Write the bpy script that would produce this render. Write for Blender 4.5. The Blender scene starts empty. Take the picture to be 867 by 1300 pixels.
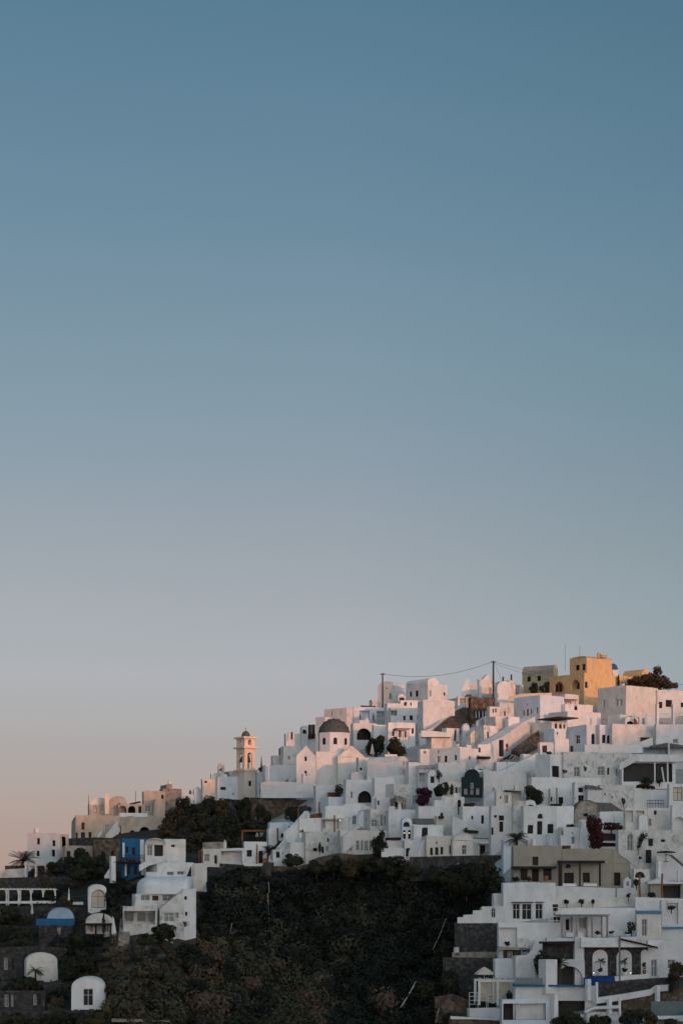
import bpy, bmesh, math, random, zlib
from mathutils import Vector, noise as mnoise
random.seed(7)
SC = bpy.context.scene
COL = SC.collection
F, CX, YH = 2600.0, 433.5, 1150.0          # photo focal length in pixels, centre column, eye-level row
R_ = math.radians

# ------------------------------------------------------------------ terrain depth field (metres from the viewpoint)
COLS = [(-260, [(1500,150),(1400,175),(1300,200),(1200,235),(1135,275)]),
 (0, [(1500,150),(1400,175),(1300,198),(1200,230),(1122,275)]),
 (60, [(1500,150),(1400,174),(1300,196),(1200,228),(1120,265),(1092,292)]),
 (100,[(1500,150),(1400,172),(1300,195),(1200,225),(1120,262),(1062,305)]),
 (180,[(1500,150),(1400,172),(1300,195),(1200,222),(1110,255),(1035,315)]),
 (260,[(1500,165),(1400,190),(1300,212),(1215,235),(1110,258),(1080,275),(1015,325)]),
 (330,[(1500,170),(1400,195),(1300,220),(1200,245),(1110,262),(1060,290),(1010,332)]),
 (400,[(1500,170),(1400,195),(1300,222),(1200,246),(1105,262),(1050,280),(1000,305),(965,325)]),
 (450,[(1500,168),(1400,194),(1300,220),(1200,244),(1100,260),(1050,276),(1000,296),(940,325),(915,340)]),
 (520,[(1500,165),(1400,190),(1300,215),(1200,238),(1095,255),(1050,268),(1000,285),(950,305),(892,340)]),
 (600,[(1500,155),(1400,178),(1300,200),(1200,222),(1095,248),(1050,262),(1000,278),(950,298),(900,322),(878,345)]),
 (660,[(1500,145),(1400,168),(1300,188),(1200,207),(1100,232),(1050,250),(1000,270),(950,292),(900,318),(874,345)]),
 (760,[(1500,145),(1400,166),(1300,186),(1200,205),(1100,228),(1050,247),(1000,267),(950,288),(900,315),(872,345)]),
 (867,[(1500,145),(1400,166),(1300,186),(1200,205),(1100,228),(1050,247),(1000,267),(950,288),(900,315),(875,345)]),
 (1150,[(1500,145),(1400,166),(1300,186),(1200,205),(1100,228),(1050,247),(1000,267),(950,288),(900,315),(880,345)])]
def dmap(d): return 260 + (d-190)*1.05
def lerp_tab(t, y):
    if y >= t[0][0]:
        (ya,da),(yb,db) = t[0], t[1]
    elif y <= t[-1][0]: return t[-1][1]
    else:
        for (ya,da),(yb,db) in zip(t, t[1:]):
            if yb <= y <= ya: break
    return da + (db-da)*(y-ya)/(yb-ya)
def col_pair(x):
    x = max(COLS[0][0], min(COLS[-1][0], x))
    for (xa,ta),(xb,tb) in zip(COLS, COLS[1:]):
        if xa <= x <= xb: return ta, tb, (x-xa)/(xb-xa)
def Dt(x, y):
    ta, tb, f = col_pair(x)
    return dmap(lerp_tab(ta,y)*(1-f) + lerp_tab(tb,y)*f)
def sky_y(x):
    ta, tb, f = col_pair(x)
    return ta[-1][0]*(1-f) + tb[-1][0]*f
def P(x, y, D): return Vector(((x-CX)/F*D, D, (YH-y)/F*D))

# ------------------------------------------------------------------ materials
MATS = {}
def nmat(name, col, rough=.85, var=.12, scale=1.2, col2=None, mix2=.0, scale2=.35, bump=.25, bscale=6, spec=.2, stretch=None, metallic=0, rnd=0.0, det=5):
    m = bpy.data.materials.new(name); m.use_nodes = True
    nt = m.node_tree; N = nt.nodes; L = nt.links
    b = N['Principled BSDF']; b.inputs['Roughness'].default_value = rough
    b.inputs['Specular IOR Level'].default_value = spec; b.inputs['Metallic'].default_value = metallic
    geo = N.new('ShaderNodeNewGeometry')
    mp = N.new('ShaderNodeMapping'); L.new(geo.outputs['Position'], mp.inputs['Vector'])
    if stretch: mp.inputs['Scale'].default_value = stretch
    n1 = N.new('ShaderNodeTexNoise'); n1.inputs['Scale'].default_value = scale; n1.inputs['Detail'].default_value = det
    L.new(mp.outputs[0], n1.inputs['Vector'])
    r1 = N.new('ShaderNodeMapRange'); r1.inputs[1].default_value=.3; r1.inputs[2].default_value=.72
    r1.inputs[3].default_value = 1-var; r1.inputs[4].default_value = 1+var*.35
    L.new(n1.outputs[0], r1.inputs[0])
    src = None
    rgb = N.new('ShaderNodeRGB'); rgb.outputs[0].default_value = (*col,1); src = rgb.outputs[0]
    if col2:
        n2 = N.new('ShaderNodeTexNoise'); n2.inputs['Scale'].default_value = scale2; n2.inputs['Detail'].default_value = min(6,det+1)
        n2.inputs['Roughness'].default_value=.65
        L.new(geo.outputs['Position'], n2.inputs['Vector'])
        r2 = N.new('ShaderNodeMapRange'); r2.inputs[1].default_value=.62-mix2*.3; r2.inputs[2].default_value=.72-mix2*.3+.06
        L.new(n2.outputs[0], r2.inputs[0])
        mx = N.new('ShaderNodeMix'); mx.data_type='RGBA'
        L.new(r2.outputs[0], mx.inputs['Factor']); L.new(src, mx.inputs[6]); mx.inputs[7].default_value=(*col2,1)
        src = mx.outputs[2]
    vm = N.new('ShaderNodeVectorMath'); vm.operation='SCALE'; L.new(src, vm.inputs[0])
    if rnd:
        oi = N.new('ShaderNodeObjectInfo'); mr = N.new('ShaderNodeMapRange'); mr.inputs[3].default_value=1-rnd; mr.inputs[4].default_value=1.0
        L.new(oi.outputs['Random'], mr.inputs[0]); ml = N.new('ShaderNodeMath'); ml.operation='MULTIPLY'
        L.new(mr.outputs[0], ml.inputs[0]); L.new(r1.outputs[0], ml.inputs[1]); L.new(ml.outputs[0], vm.inputs['Scale'])
    else: L.new(r1.outputs[0], vm.inputs['Scale'])
    L.new(vm.outputs[0], b.inputs['Base Color'])
    if bump:
        n3 = N.new('ShaderNodeTexNoise'); n3.inputs['Scale'].default_value = bscale; n3.inputs['Detail'].default_value = 4
        L.new(geo.outputs['Position'], n3.inputs['Vector'])
        bp = N.new('ShaderNodeBump'); bp.inputs['Strength'].default_value = bump; bp.inputs['Distance'].default_value=.15
        L.new(n3.outputs[0], bp.inputs['Height']); L.new(bp.outputs[0], b.inputs['Normal'])
    MATS[name] = m
    return m
ST = (1.0,1.0,.6)
nmat('whitewash', (.79,.775,.755), var=.13, scale=.8, col2=(.62,.60,.57), mix2=.2, scale2=.55, bump=.35, bscale=2.5, stretch=ST, rnd=.16)
nmat('limewash', (.76,.71,.645), var=.15, scale=.9, col2=(.58,.53,.47), mix2=.25, scale2=.6, bump=.4, bscale=2.5, stretch=ST, rnd=.14)
nmat('blue_limewash', (.70,.745,.785), var=.13, scale=.8, col2=(.58,.60,.61), mix2=.2, scale2=.6, bump=.35, bscale=2.5, stretch=ST, rnd=.14)
nmat('painted_shade_interior', (.060,.055,.052), var=.3, bump=.3)  # shade of the deep openings painted in as a dark base colour
nmat('cave_blue', (.34,.45,.55), var=.2, stretch=ST, col2=(.45,.5,.53), mix2=.3)
nmat('old_whitewash', (.70,.675,.64), var=.22, scale=1.1, col2=(.42,.39,.35), mix2=.35, scale2=.9, bump=.6, bscale=2.5, stretch=ST, rnd=.08)
nmat('cream', (.70,.59,.43), var=.16, stretch=ST, col2=(.5,.38,.25), mix2=.15)
nmat('sand_plaster', (.50,.415,.335), var=.2, stretch=ST, col2=(.36,.30,.25), mix2=.25)
nmat('tan_plaster', (.36,.325,.265), var=.12, stretch=ST, col2=(.29,.26,.21), mix2=.2)
nmat('ochre', (.70,.445,.225), var=.14, stretch=ST, col2=(.55,.36,.18), mix2=.2)
nmat('pale_yellow', (.50,.40,.25), var=.15, stretch=ST, col2=(.4,.33,.2), mix2=.2)
nmat('peach', (.80,.62,.48), var=.08, stretch=ST, col2=(.72,.54,.40), mix2=.2)
nmat('cream_pink', (.76,.66,.58), var=.08, stretch=ST, col2=(.66,.58,.5), mix2=.15)
nmat('blue_paint', (.022,.125,.25), var=.2, stretch=ST)
nmat('pale_blue', (.10,.24,.36), var=.15, stretch=ST)
nmat('green_black', (.018,.030,.034), var=.2, stretch=ST)
nmat('lava_stone', (.050,.048,.048), var=.5, scale=1.8, col2=(.12,.105,.09), mix2=.4, scale2=1.6, bump=1, bscale=2.2)
nmat('brown_stone', (.11,.078,.055), var=.5, scale=1.6, col2=(.22,.17,.13), mix2=.45, scale2=1.3, bump=1, bscale=2)
nmat('pale_stone', (.36,.31,.26), var=.4, scale=1.5, col2=(.14,.11,.09), mix2=.4, scale2=1.2, bump=1, bscale=2)
nmat('dark_wood', (.035,.026,.021), var=.3, bump=.2)
nmat('brown_wood', (.10,.055,.033), var=.3, bump=.3)
nmat('orange_wood', (.27,.105,.048), var=.3, bump=.3)
nmat('grey_roof', (.155,.14,.13), var=.3, scale=2, col2=(.10,.09,.085), mix2=.3, scale2=1, bump=.6)
nmat('dome_slate', (.105,.110,.106), var=.3, scale=2, col2=(.09,.075,.065), mix2=.35, scale2=1, bump=.7)
nmat('dome_blue', (.03,.12,.24), var=.2)
nmat('terracotta', (.33,.11,.055), var=.2)
nmat('red_awning', (.14,.035,.03), var=.2)
nmat('canvas', (.62,.55,.45), var=.12)
nmat('white_canvas', (.72,.70,.67), var=.1)
nmat('black_canvas', (.025,.025,.027), var=.2)
nmat('metal', (.22,.22,.22), rough=.5, var=.15, metallic=.4, bump=0)
nmat('black_metal', (.02,.02,.02), rough=.5, var=.1, bump=0)
nmat('bronze', (.05,.035,.02), rough=.5, var=.1, metallic=.6, bump=0)
nmat('glass', (.014,.017,.021), rough=.35, var=.3, bump=0, spec=.12, rnd=.5)
nmat('pale_glass', (.24,.25,.25), rough=.5, var=.2, bump=0, spec=.1, rnd=.4)
nmat('teal_glass', (.06,.115,.125), rough=.2, var=.2, bump=0, spec=.4)
nmat('tarpaulin', (.008,.06,.24), var=.3, bump=.5)
nmat('bark', (.075,.055,.04), var=.4, bump=.8)
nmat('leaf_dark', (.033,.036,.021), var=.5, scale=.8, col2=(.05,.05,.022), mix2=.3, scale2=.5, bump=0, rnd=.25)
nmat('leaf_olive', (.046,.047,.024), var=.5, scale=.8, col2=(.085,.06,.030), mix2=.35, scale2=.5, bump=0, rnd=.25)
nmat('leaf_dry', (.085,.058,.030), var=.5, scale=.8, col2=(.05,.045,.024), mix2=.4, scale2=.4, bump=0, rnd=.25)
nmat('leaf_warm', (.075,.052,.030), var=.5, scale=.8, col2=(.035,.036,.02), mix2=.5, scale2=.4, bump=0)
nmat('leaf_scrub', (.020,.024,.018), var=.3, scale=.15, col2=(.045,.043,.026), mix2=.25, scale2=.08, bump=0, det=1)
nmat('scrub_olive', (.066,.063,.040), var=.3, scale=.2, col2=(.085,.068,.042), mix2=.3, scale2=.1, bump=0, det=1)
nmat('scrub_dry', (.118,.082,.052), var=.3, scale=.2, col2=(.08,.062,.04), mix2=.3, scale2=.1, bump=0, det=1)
nmat('bloom_magenta', (.055,.017,.028), var=.5, scale=1.5, col2=(.03,.035,.02), mix2=.45, scale2=.9, bump=0)
nmat('bloom_red', (.085,.017,.020), var=.5, scale=1.5, col2=(.03,.03,.02), mix2=.5, scale2=.9, bump=0)
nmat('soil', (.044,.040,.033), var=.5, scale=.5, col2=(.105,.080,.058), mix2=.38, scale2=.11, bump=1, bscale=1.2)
nmat('rubble', (.085,.070,.057), var=.5, scale=.6, col2=(.20,.165,.135), mix2=.3, scale2=.35, bump=1, bscale=1.0)
nmat('paving', (.50,.48,.455), var=.25, scale=.5, col2=(.25,.22,.19), mix2=.25, scale2=.16, bump=.8, bscale=1.5)
nmat('skin', (.45,.28,.2), var=.05, bump=0)
nmat('dark_cloth', (.03,.03,.035), var=.2, bump=0)
nmat('sea_water', (.02,.045,.065), rough=.15, var=.2, scale=.02, bump=.3, bscale=.3, spec=.5)
def lamp_mat():
    m = bpy.data.materials.new('lamp_bulb'); m.use_nodes=True
    b = m.node_tree.nodes['Principled BSDF']; b.inputs['Emission Color'].default_value=(1,.75,.45,1); b.inputs['Emission Strength'].default_value=1.6
    MATS['lamp_bulb']=m
lamp_mat()

# ------------------------------------------------------------------ object helpers
LABELS = {}
FOOT = []
def thing(name, label, cat, loc, group=None):
    o = bpy.data.objects.new(name, None); COL.objects.link(o); o.location = loc; o.empty_display_size=.2
    o['label'] = label; o['category'] = cat; o['kind'] = 'thing'
    if group: o['group'] = group
    if label in LABELS and not group: print('DUP LABEL', label)
    LABELS[label] = 1
    return o
def part(name, bm, mat, parent=None, smooth=False, label=None):
    """bm holds world coordinates; linked as one mesh under parent"""
    root = parent; off = Vector((0,0,0))
    while root is not None:
        off += root.location; root = root.parent
    bmesh.ops.translate(bm, verts=bm.verts, vec=-off)
    bmesh.ops.recalc_face_normals(bm, faces=bm.faces)
    me = bpy.data.meshes.new(name); bm.to_mesh(me); bm.free()
    for mm in ([mat] if isinstance(mat,str) else mat): me.materials.append(MATS[mm])
    if smooth:
        for p in me.polygons: p.use_smooth = True
    o = bpy.data.objects.new(name, me); COL.objects.link(o); o.parent = parent
    if label: o['label'] = label
    return o
def solo(name, label, cat, bm, mat, loc, group=None, smooth=False, kind=None):
    bmesh.ops.translate(bm, verts=bm.verts, vec=-Vector(loc))
    bmesh.ops.recalc_face_normals(bm, faces=bm.faces)
    me = bpy.data.meshes.new(name); bm.to_mesh(me); bm.free()
    for mm in ([mat] if isinstance(mat,str) else mat): me.materials.append(MATS[mm])
    if smooth:
        for p in me.polygons: p.use_smooth=True
    o = bpy.data.objects.new(name, me); COL.objects.link(o); o.location = loc
    o['label']=label; o['category']=cat; o['kind']='thing'
    if group: o['group']=group
    if kind: o['kind']=kind
    if label in LABELS and not group: print('DUP LABEL', label)
    LABELS[label]=1
    return o
def copy_tree(o, parent=None):
    c = o.copy(); COL.objects.link(c); c.parent = parent
    for ch in list(o.children): copy_tree(ch, c)
    return c
def q(bm, *pts):
    try: return bm.faces.new([bm.verts.new(p) for p in pts])
    except ValueError: return None
def box(bm, c, s, yaw=0, pitch=0):
    """box centred at c with size s"""
    from mathutils import Matrix
    M = Matrix.Translation(Vector(c)) @ Matrix.Rotation(yaw,4,'Z') @ Matrix.Rotation(pitch,4,'Y') @ Matrix.Diagonal((*s,1))
    bmesh.ops.create_cube(bm, size=1, matrix=M)
def tube(bm, pts, r0, r1=None, n=6):
    r1 = r0 if r1 is None else r1
    rings=[]; pts=[Vector(p) for p in pts]
    for i,p in enumerate(pts):
        d = (pts[min(i+1,len(pts)-1)]-pts[max(i-1,0)]).normalized()
        u = d.cross(Vector((0,0,1)) if abs(d.z)<.9 else Vector((1,0,0))).normalized(); v = d.cross(u)
        r = r0+(r1-r0)*i/max(1,len(pts)-1)
        rings.append([bm.verts.new(p+(u*math.cos(t)+v*math.sin(t))*r) for t in [2*math.pi*k/n for k in range(n)]])
    for a,b in zip(rings,rings[1:]):
        for k in range(n): bm.faces.new((a[k],a[(k+1)%n],b[(k+1)%n],b[k]))
    bm.faces.new(rings[0]); bm.faces.new(rings[-1])
def lathe(bm, c, prof, n=20, a0=0, a1=2*math.pi):
    rings=[]; full = abs(a1-a0-2*math.pi)<1e-6
    m = n if full else n+1
    for r,z in prof:
        if r<1e-4: rings.append([bm.verts.new((c[0],c[1],c[2]+z))])
        else: rings.append([bm.verts.new((c[0]+r*math.cos(a0+(a1-a0)*k/n), c[1]+r*math.sin(a0+(a1-a0)*k/n), c[2]+z)) for k in range(m)])
    for A,B in zip(rings,rings[1:]):
        for k in range(n):
            k2=(k+1)%m
            if len(A)==1 and len(B)==1: continue
            if len(A)==1: bm.faces.new((A[0],B[k],B[k2]))
            elif len(B)==1: bm.faces.new((A[k],A[k2],B[0]))
            else: bm.faces.new((A[k],A[k2],B[k2],B[k]))
def dome_prof(r, h, n=8, base=0):
    return [(r,base)]+[(r*math.cos(math.pi/2*i/n), base+h*math.sin(math.pi/2*i/n)) for i in range(1,n+1)]

# ------------------------------------------------------------------ walls with real openings
def face(bm, O, U, W, H, Nin, holes, wob=0):
    us = sorted({0,W,*[h['u0'] for h in holes],*[h['u1'] for h in holes]})
    vs = sorted({0,H,*[h['v0'] for h in holes],*[h['v1'] for h in holes]})
    def dens(t,st):
        o=[t[0]]
        for x in t[1:]:
            n=max(1,int((x-o[-1])/st)); x0=o[-1]
            o+= [x0+(x-x0)*k/n for k in range(1,n+1)]
        return o
    if wob: us=dens(us,1.1); vs=dens(vs,1.6)
    Z = Vector((0,0,1))
    pt = lambda u,v,d=0: O+U*u+Z*v+Nin*d
    for a,b in zip(us,us[1:]):
        for c,d in zip(vs,vs[1:]):
            mu,mv=(a+b)/2,(c+d)/2
            if any(h['u0']<mu<h['u1'] and h['v0']<mv<h['v1'] for h in holes): continue
            if b-a<1e-4 or d-c<1e-4: continue
            q(bm, pt(a,c),pt(b,c),pt(b,d),pt(a,d))
    for h in holes:
        u0,u1,v0,v1,dp = h['u0'],h['u1'],h['v0'],h['v1'],h['dp']
        if h['arch']:
            r=(u1-u0)/2; rz=min(r*1.05,(v1-v0)*.8); vc=v1-rz; n=8
            arc=[(u0+r-r*math.cos(math.pi*i/n), vc+rz*math.sin(math.pi*i/n)) for i in range(n+1)]
            for i in range(n):
                cu = u0 if i<n/2 else u1
                (a,b),(c,d)=arc[i],arc[i+1]
                q(bm, pt(a,b),pt(c,d),pt(cu,v1))
            out=[(u0,v0)]+arc+[(u1,v0)]
        else: out=[(u0,v0),(u0,v1),(u1,v1),(u1,v0)]
        h['out']=out
        lip = .3 if h['kind']=='k' else dp
        for i in range(len(out)):
            a=out[i]; b=out[(i+1)%len(out)]
            q(bm, pt(*a),pt(*b),pt(*b,lip),pt(*a,lip))
        if h['kind']=='o':
            f=[pt(*p,dp) for p in out]; q(bm,*f)
PANE = {'d':('window','dark_wood','glass'),'w':('window','white_canvas','glass'),'s':('window','white_canvas','pale_glass'),
 'B':('door','whitewash','pale_blue'),'D':('door','dark_wood','dark_wood'),'T':('window','white_canvas','teal_glass'),
 'R':('door','brown_wood','brown_wood'),'g':('window','green_black','glass'),'W':('window','white_canvas','pale_glass'),'c':('window','orange_wood','canvas')}
def fit_pane(parent, O, U, Nin, h):
    kind=h['kind']
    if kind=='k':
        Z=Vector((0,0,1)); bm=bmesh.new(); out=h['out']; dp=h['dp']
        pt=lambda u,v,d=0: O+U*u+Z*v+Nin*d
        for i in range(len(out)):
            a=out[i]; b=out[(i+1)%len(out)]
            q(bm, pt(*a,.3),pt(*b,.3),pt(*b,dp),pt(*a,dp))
        q(bm,*[pt(*p,dp) for p in out]); part('interior',bm,'painted_shade_interior',parent); return
    if kind=='o': return
    nm,fm,pm = PANE[kind]
    Z=Vector((0,0,1)); dp=h['dp']
    pt=lambda u,v,d=0: O+U*u+Z*v+Nin*d
    u0,u1,v0,v1=h['u0'],h['u1'],h['v0'],h['v1']; w=u1-u0; hh=v1-v0
    t=min(.09,w*.12)
    bm=bmesh.new()
    def bar(a,b,c,d,near,far):
        vs=[pt(a,c,near),pt(b,c,near),pt(b,d,near),pt(a,d,near),pt(a,c,far),pt(b,c,far),pt(b,d,far),pt(a,d,far)]
        v=[bm.verts.new(p) for p in vs]
        for f in ((0,1,2,3),(4,5,6,7),(0,1,5,4),(1,2,6,5),(2,3,7,6),(3,0,4,7)): bm.faces.new([v[i] for i in f])
    d0,d1=dp-.10,dp-.012
    if h['arch']:
        out=h['out']; cu=(u0+u1)/2; cv=(v0+v1)/2; k=1-2*t/w
        inn=[(cu+(a-cu)*k, cv+(b-cv)*(1-2*t/hh)) for a,b in out]
        for i in range(len(out)):
            a,b=out[i],out[(i+1)%len(out)]; c,d=inn[i],inn[(i+1)%len(out)]
            q(bm,pt(*a,d0),pt(*b,d0),pt(*d,d0),pt(*c,d0)); q(bm,pt(*c,d0),pt(*d,d0),pt(*d,d1),pt(*c,d1))
    else:
        bar(u0,u0+t,v0,v1,d0,d1); bar(u1-t,u1,v0,v1,d0,d1); bar(u0+t,u1-t,v1-t,v1,d0,d1); bar(u0+t,u1-t,v0,v0+t,d0,d1)
    if kind not in 'DRB':
        m=(u0+u1)/2; bar(m-t*.35,m+t*.35,v0+t,v1-t*2,d0+.01,d1)
        if hh>1.0: y=v0+hh*.62; bar(u0+t,u1-t,y-t*.3,y+t*.3,d0+.02,d1-.001)
    else:
        m=(u0+u1)/2; bar(m-t*.2,m+t*.2,v0+t,v1-t*2,d0+.045,d1)
    wo=part(nm,bm,fm,parent)
    bm=bmesh.new(); out=h.get('out')
    q(bm,*[pt(*p,dp-.006) for p in out])
    part('pane' if kind not in 'DRB' else 'panel',bm,pm,wo)
def plan(xL,xC,xR,yb,a,D,dep):
    C=P(xC,yb,D)
    r=Vector((math.cos(a),math.sin(a),0)); l=Vector((-math.sin(a),math.cos(a),0))
    kR=(xR-CX)/F; kL=(xL-CX)/F
    w=(kR*C.y-C.x)/(r.x-kR*r.y) if xR>xC+.4 else dep
    d=(kL*C.y-C.x)/(l.x-kL*l.y) if xL<xC-.4 else dep
    if xL<xC-.4 and (l.x-kL*l.y>-.02 or (kL<-.03 and d<min(1.6,dep))): d=dep
    d=max(.9 if dep>1 else .3,min(d,30)); w=max(.3,min(w,60))
    return C,r,l,w,d
def hit(x,y,O,Nin):
    ray=Vector(((x-CX)/F,1,(YH-y)/F)); t=O.dot(Nin)/ray.dot(Nin); return ray*t
def block(root, xL,xC,xR,yt,yb,a=None,D=None,dep=7,mat='whitewash',roof='flat',rise=0,wins=(),down=None,name='wall',rmat=None,par=.35,dD=0,over=.0):
    if D is None: D=Dt(xC,yb)
    D+=dD
    if down is None: down=1.6 if xC<335 else 5
    if a is None:
        lf,rt=xC-xL,xR-xC
        a = 10 if lf<1 or rt<1 else max(24,min(40,math.degrees(math.atan2(lf,rt))))
    a=R_(a)
    C,r,l,w,d=plan(xL,xC,xR,yb,a,D,dep)
    zt=P(xC,yt,D).z; zb=C.z-down; H=zt-zb; Z=Vector((0,0,1))
    B=Vector((C.x,C.y,zb))
    faces={'R':(B,r,w,l),'L':(B,l,d,r)}
    hs={'R':[],'L':[]}
    for wi in wins:
        fc,x,y,pw,ph,kind=wi[:6]; arch = len(wi)>6 and wi[6]
        O,U,W,Nin=faces[fc]
        us=[]; 
        pL=hit(x-pw/2,y,O,Nin); pR=hit(x+pw/2,y,O,Nin); uA=(pL-O).dot(U); uB=(pR-O).dot(U)
        pm=hit(x,y,O,Nin); hm=ph/F*pm.y
        u0,u1=min(uA,uB),max(uA,uB); v=pm.z-zb
        v0,v1=v-hm/2,v+hm/2
        v1=min(v1,H-.06); u0=max(u0,.06); u1=min(u1,W-.06); v0=max(v0,.05)
        if u1-u0<.12 or v1-v0<.15: print('WIN OFF',root['label'],wi); continue
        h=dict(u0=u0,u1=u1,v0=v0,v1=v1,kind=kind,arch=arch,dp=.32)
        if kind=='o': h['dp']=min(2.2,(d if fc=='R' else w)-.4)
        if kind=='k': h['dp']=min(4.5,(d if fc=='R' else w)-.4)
        bad=False
        for o in hs[fc]:
            if o['u0']-.02<u1 and u0<o['u1']+.02 and o['v0']-.02<v1 and v0<o['v1']+.02: bad=True
        if bad: print('WIN OVERLAP',root['label'],wi); continue
        hs[fc].append(h)
    bm=bmesh.new()
    face(bm,B,r,w,H,l,hs['R'],1); face(bm,B,l,d,H,r,hs['L'],1)
    face(bm,B+l*d,r,w,H,-l,[]); face(bm,B+r*w,l,d,H,-r,[])
    T=Vector((C.x,C.y,zt))
    if roof=='flat':
        p=min(.25,w*.2,d*.2); o=[(0,0),(w,0),(w,d),(0,d)]; i=[(p,p),(w-p,p),(w-p,d-p),(p,d-p)]
        Q=lambda s,h=0: T+r*s[0]+l*s[1]+Z*h
        for k in range(4):
            k2=(k+1)%4
            A0,A1,I0,I1=Q(o[k]),Q(o[k2]),Q(i[k]),Q(i[k2]); nn=max(1,int((A1-A0).length/1.1))
            for m in range(nn): q(bm,A0.lerp(A1,m/nn),A0.lerp(A1,(m+1)/nn),I0.lerp(I1,(m+1)/nn),I0.lerp(I1,m/nn))
            q(bm,Q(i[k]),Q(i[k2]),Q(i[k2],-par),Q(i[k],-par))
        q(bm,*[Q(s,-par) for s in i])
    else:
        q(bm,T,T+r*w,T+r*w+l*d,T+l*d)
        rise_m=rise/F*D
        onR = roof.endswith('r')
        ax,sp,A_,S_ = (l,d,r,w) if onR else (r,w,l,d)
        n=12
        if roof[0]=='v': prof=[(S_*(1-math.cos(math.pi*i/n))/2, rise_m*math.sin(math.pi*i/n)) for i in range(n+1)]
        elif roof[0]=='g': prof=[(0,0),(S_/2,rise_m),(S_,0)]
        elif roof[0]=='s': prof=[(0,0),(0.01,rise_m),(S_,0)]
        elif roof[0]=='z': prof=[(0,0),(S_-.01,rise_m),(S_,0)]
        for e in (0,sp): q(bm,*[T+A_*u+Z*h+ax*e for u,h in prof])
        rb=bmesh.new(); ov=over
        def Rp(u,h,e,up): return T+A_*u+Z*(h+up)+ax*e
        tk=.12
        for (u,h),(u2,h2) in zip(prof,prof[1:]):
            q(rb,Rp(u,h,-ov,tk),Rp(u2,h2,-ov,tk),Rp(u2,h2,sp+.02,tk),Rp(u,h,sp+.02,tk))
            q(rb,Rp(u,h,-ov,.004),Rp(u2,h2,-ov,.004),Rp(u2,h2,-ov,tk),Rp(u,h,-ov,tk))
            q(rb,Rp(u,h,-ov,.004),Rp(u2,h2,-ov,.004),Rp(u2,h2,sp+.02,.004),Rp(u,h,sp+.02,.004))
    for v in bm.verts:
        c=v.co; a_=.14 if c.z>zt-.5 else .06
        v.co=c+Vector((mnoise.noise(c*.45),mnoise.noise(c*.45+Vector((9,0,0))),mnoise.noise(c*.4+Vector((0,7,0)))))*a_
    if mat=='whitewash':
        hsh=zlib.crc32((root['label']+name).encode())%100
        mat='limewash' if hsh<22 else 'blue_limewash' if hsh<36 else 'old_whitewash' if hsh<44 else mat
    FOOT.append((min(xL,xC),max(xR,xC),min(yt,yb),yb,D))
    wo=part(name,bm,mat,root)
    if roof!='flat': part('roof',rb,rmat or mat,root)
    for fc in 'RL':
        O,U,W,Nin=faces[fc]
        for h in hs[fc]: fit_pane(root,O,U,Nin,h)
    return dict(C=C,r=r,l=l,w=w,d=d,zt=zt,T=T,D=D)
def house(label,xL,xC,xR,yt,yb,name='house',cat='house',**k):
    D=k.get('D') or Dt(xC,yb); D+=k.get('dD',0)
    root=thing(name,label,cat,P(xC,yb,D))
    root_info=block(root,xL,xC,xR,yt,yb,**k)
    root_info['root']=root
    if k.get('roof','flat')=='flat' and k.get('mat','whitewash') in ('whitewash','sand_plaster') and root_info['w']>4 and root_info['d']>3: clutter(root_info)
    return root_info
def wallrun(label,pts,D=None,hm=None,yb=None,thick=.35,mat='whitewash',name='garden_wall',cat='wall',parent=None,down=0,dD=0):
    """upright wall along photo points (x, ytop[, D]); foot at photo row yb or hm metres below the top"""
    W=[]
    for p in pts:
        d=(p[2] if len(p)>2 else (D if D else Dt(p[0],yb if yb else p[1]+8)))+dD
        W.append((P(p[0],p[1],d),d))
    bm=bmesh.new(); n=len(W)
    secs=[]
    for i,(v,d) in enumerate(W):
        t=(W[min(i+1,n-1)][0]-W[max(i-1,0)][0]); t.z=0; t.normalize(); nr=Vector((-t.y,t.x,0))*thick
        zb=(P(0,yb,d).z if yb else v.z-hm)-down
        zb=min(zb,v.z-.05)
        f=v.copy(); g=v+nr
        secs.append([bm.verts.new((f.x,f.y,zb)),bm.verts.new(f),bm.verts.new(g),bm.verts.new((g.x,g.y,zb))])
    for a,b in zip(secs,secs[1:]):
        for k in range(4): bm.faces.new((a[k],a[(k+1)%4],b[(k+1)%4],b[k]))
    bm.faces.new(secs[0]); bm.faces.new(secs[-1])
    if parent is not None: return part(name,bm,mat,parent)
    return solo(name,label,cat,bm,mat,secs_base(W,yb,hm))
def secs_base(W,yb,hm):
    v,d=W[len(W)//2]; return Vector((v.x,v.y,v.z-(hm or 1.0)))

def loaf(parent,x0,x1,yb,yt,D,dep,mat,name='barrel_roof',endfrac=.3):
    """smooth whitewashed vault with a rounded left end"""
    A,B=P(x0,yb,D),P(x1,yb,D); W=(B-A).x; h=(yb-yt)/F*D; bm=bmesh.new(); rows=[]; n=20
    for i in range(n+1):
        s=i/n; f=math.sqrt(max(0,1-(1-min(1,s/endfrac))**2)); row=[]
        for j in range(15):
            t=math.pi*j/14; row.append(bm.verts.new((A.x+W*s, D+dep/2-dep/2*f*math.cos(t)*(abs(math.cos(t))**-.25 if abs(math.cos(t))>.01 else 1), A.z+h*f**.6*max(0,math.sin(t))**.55)))
        rows.append(row)
    for a,b in zip(rows,rows[1:]):
        for j in range(14): bm.faces.new((a[j],a[j+1],b[j+1],b[j]))
    bm.faces.new(rows[-1]); bmesh.ops.remove_doubles(bm,verts=bm.verts,dist=1e-4)
    return part(name,bm,mat,parent,smooth=True)

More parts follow.
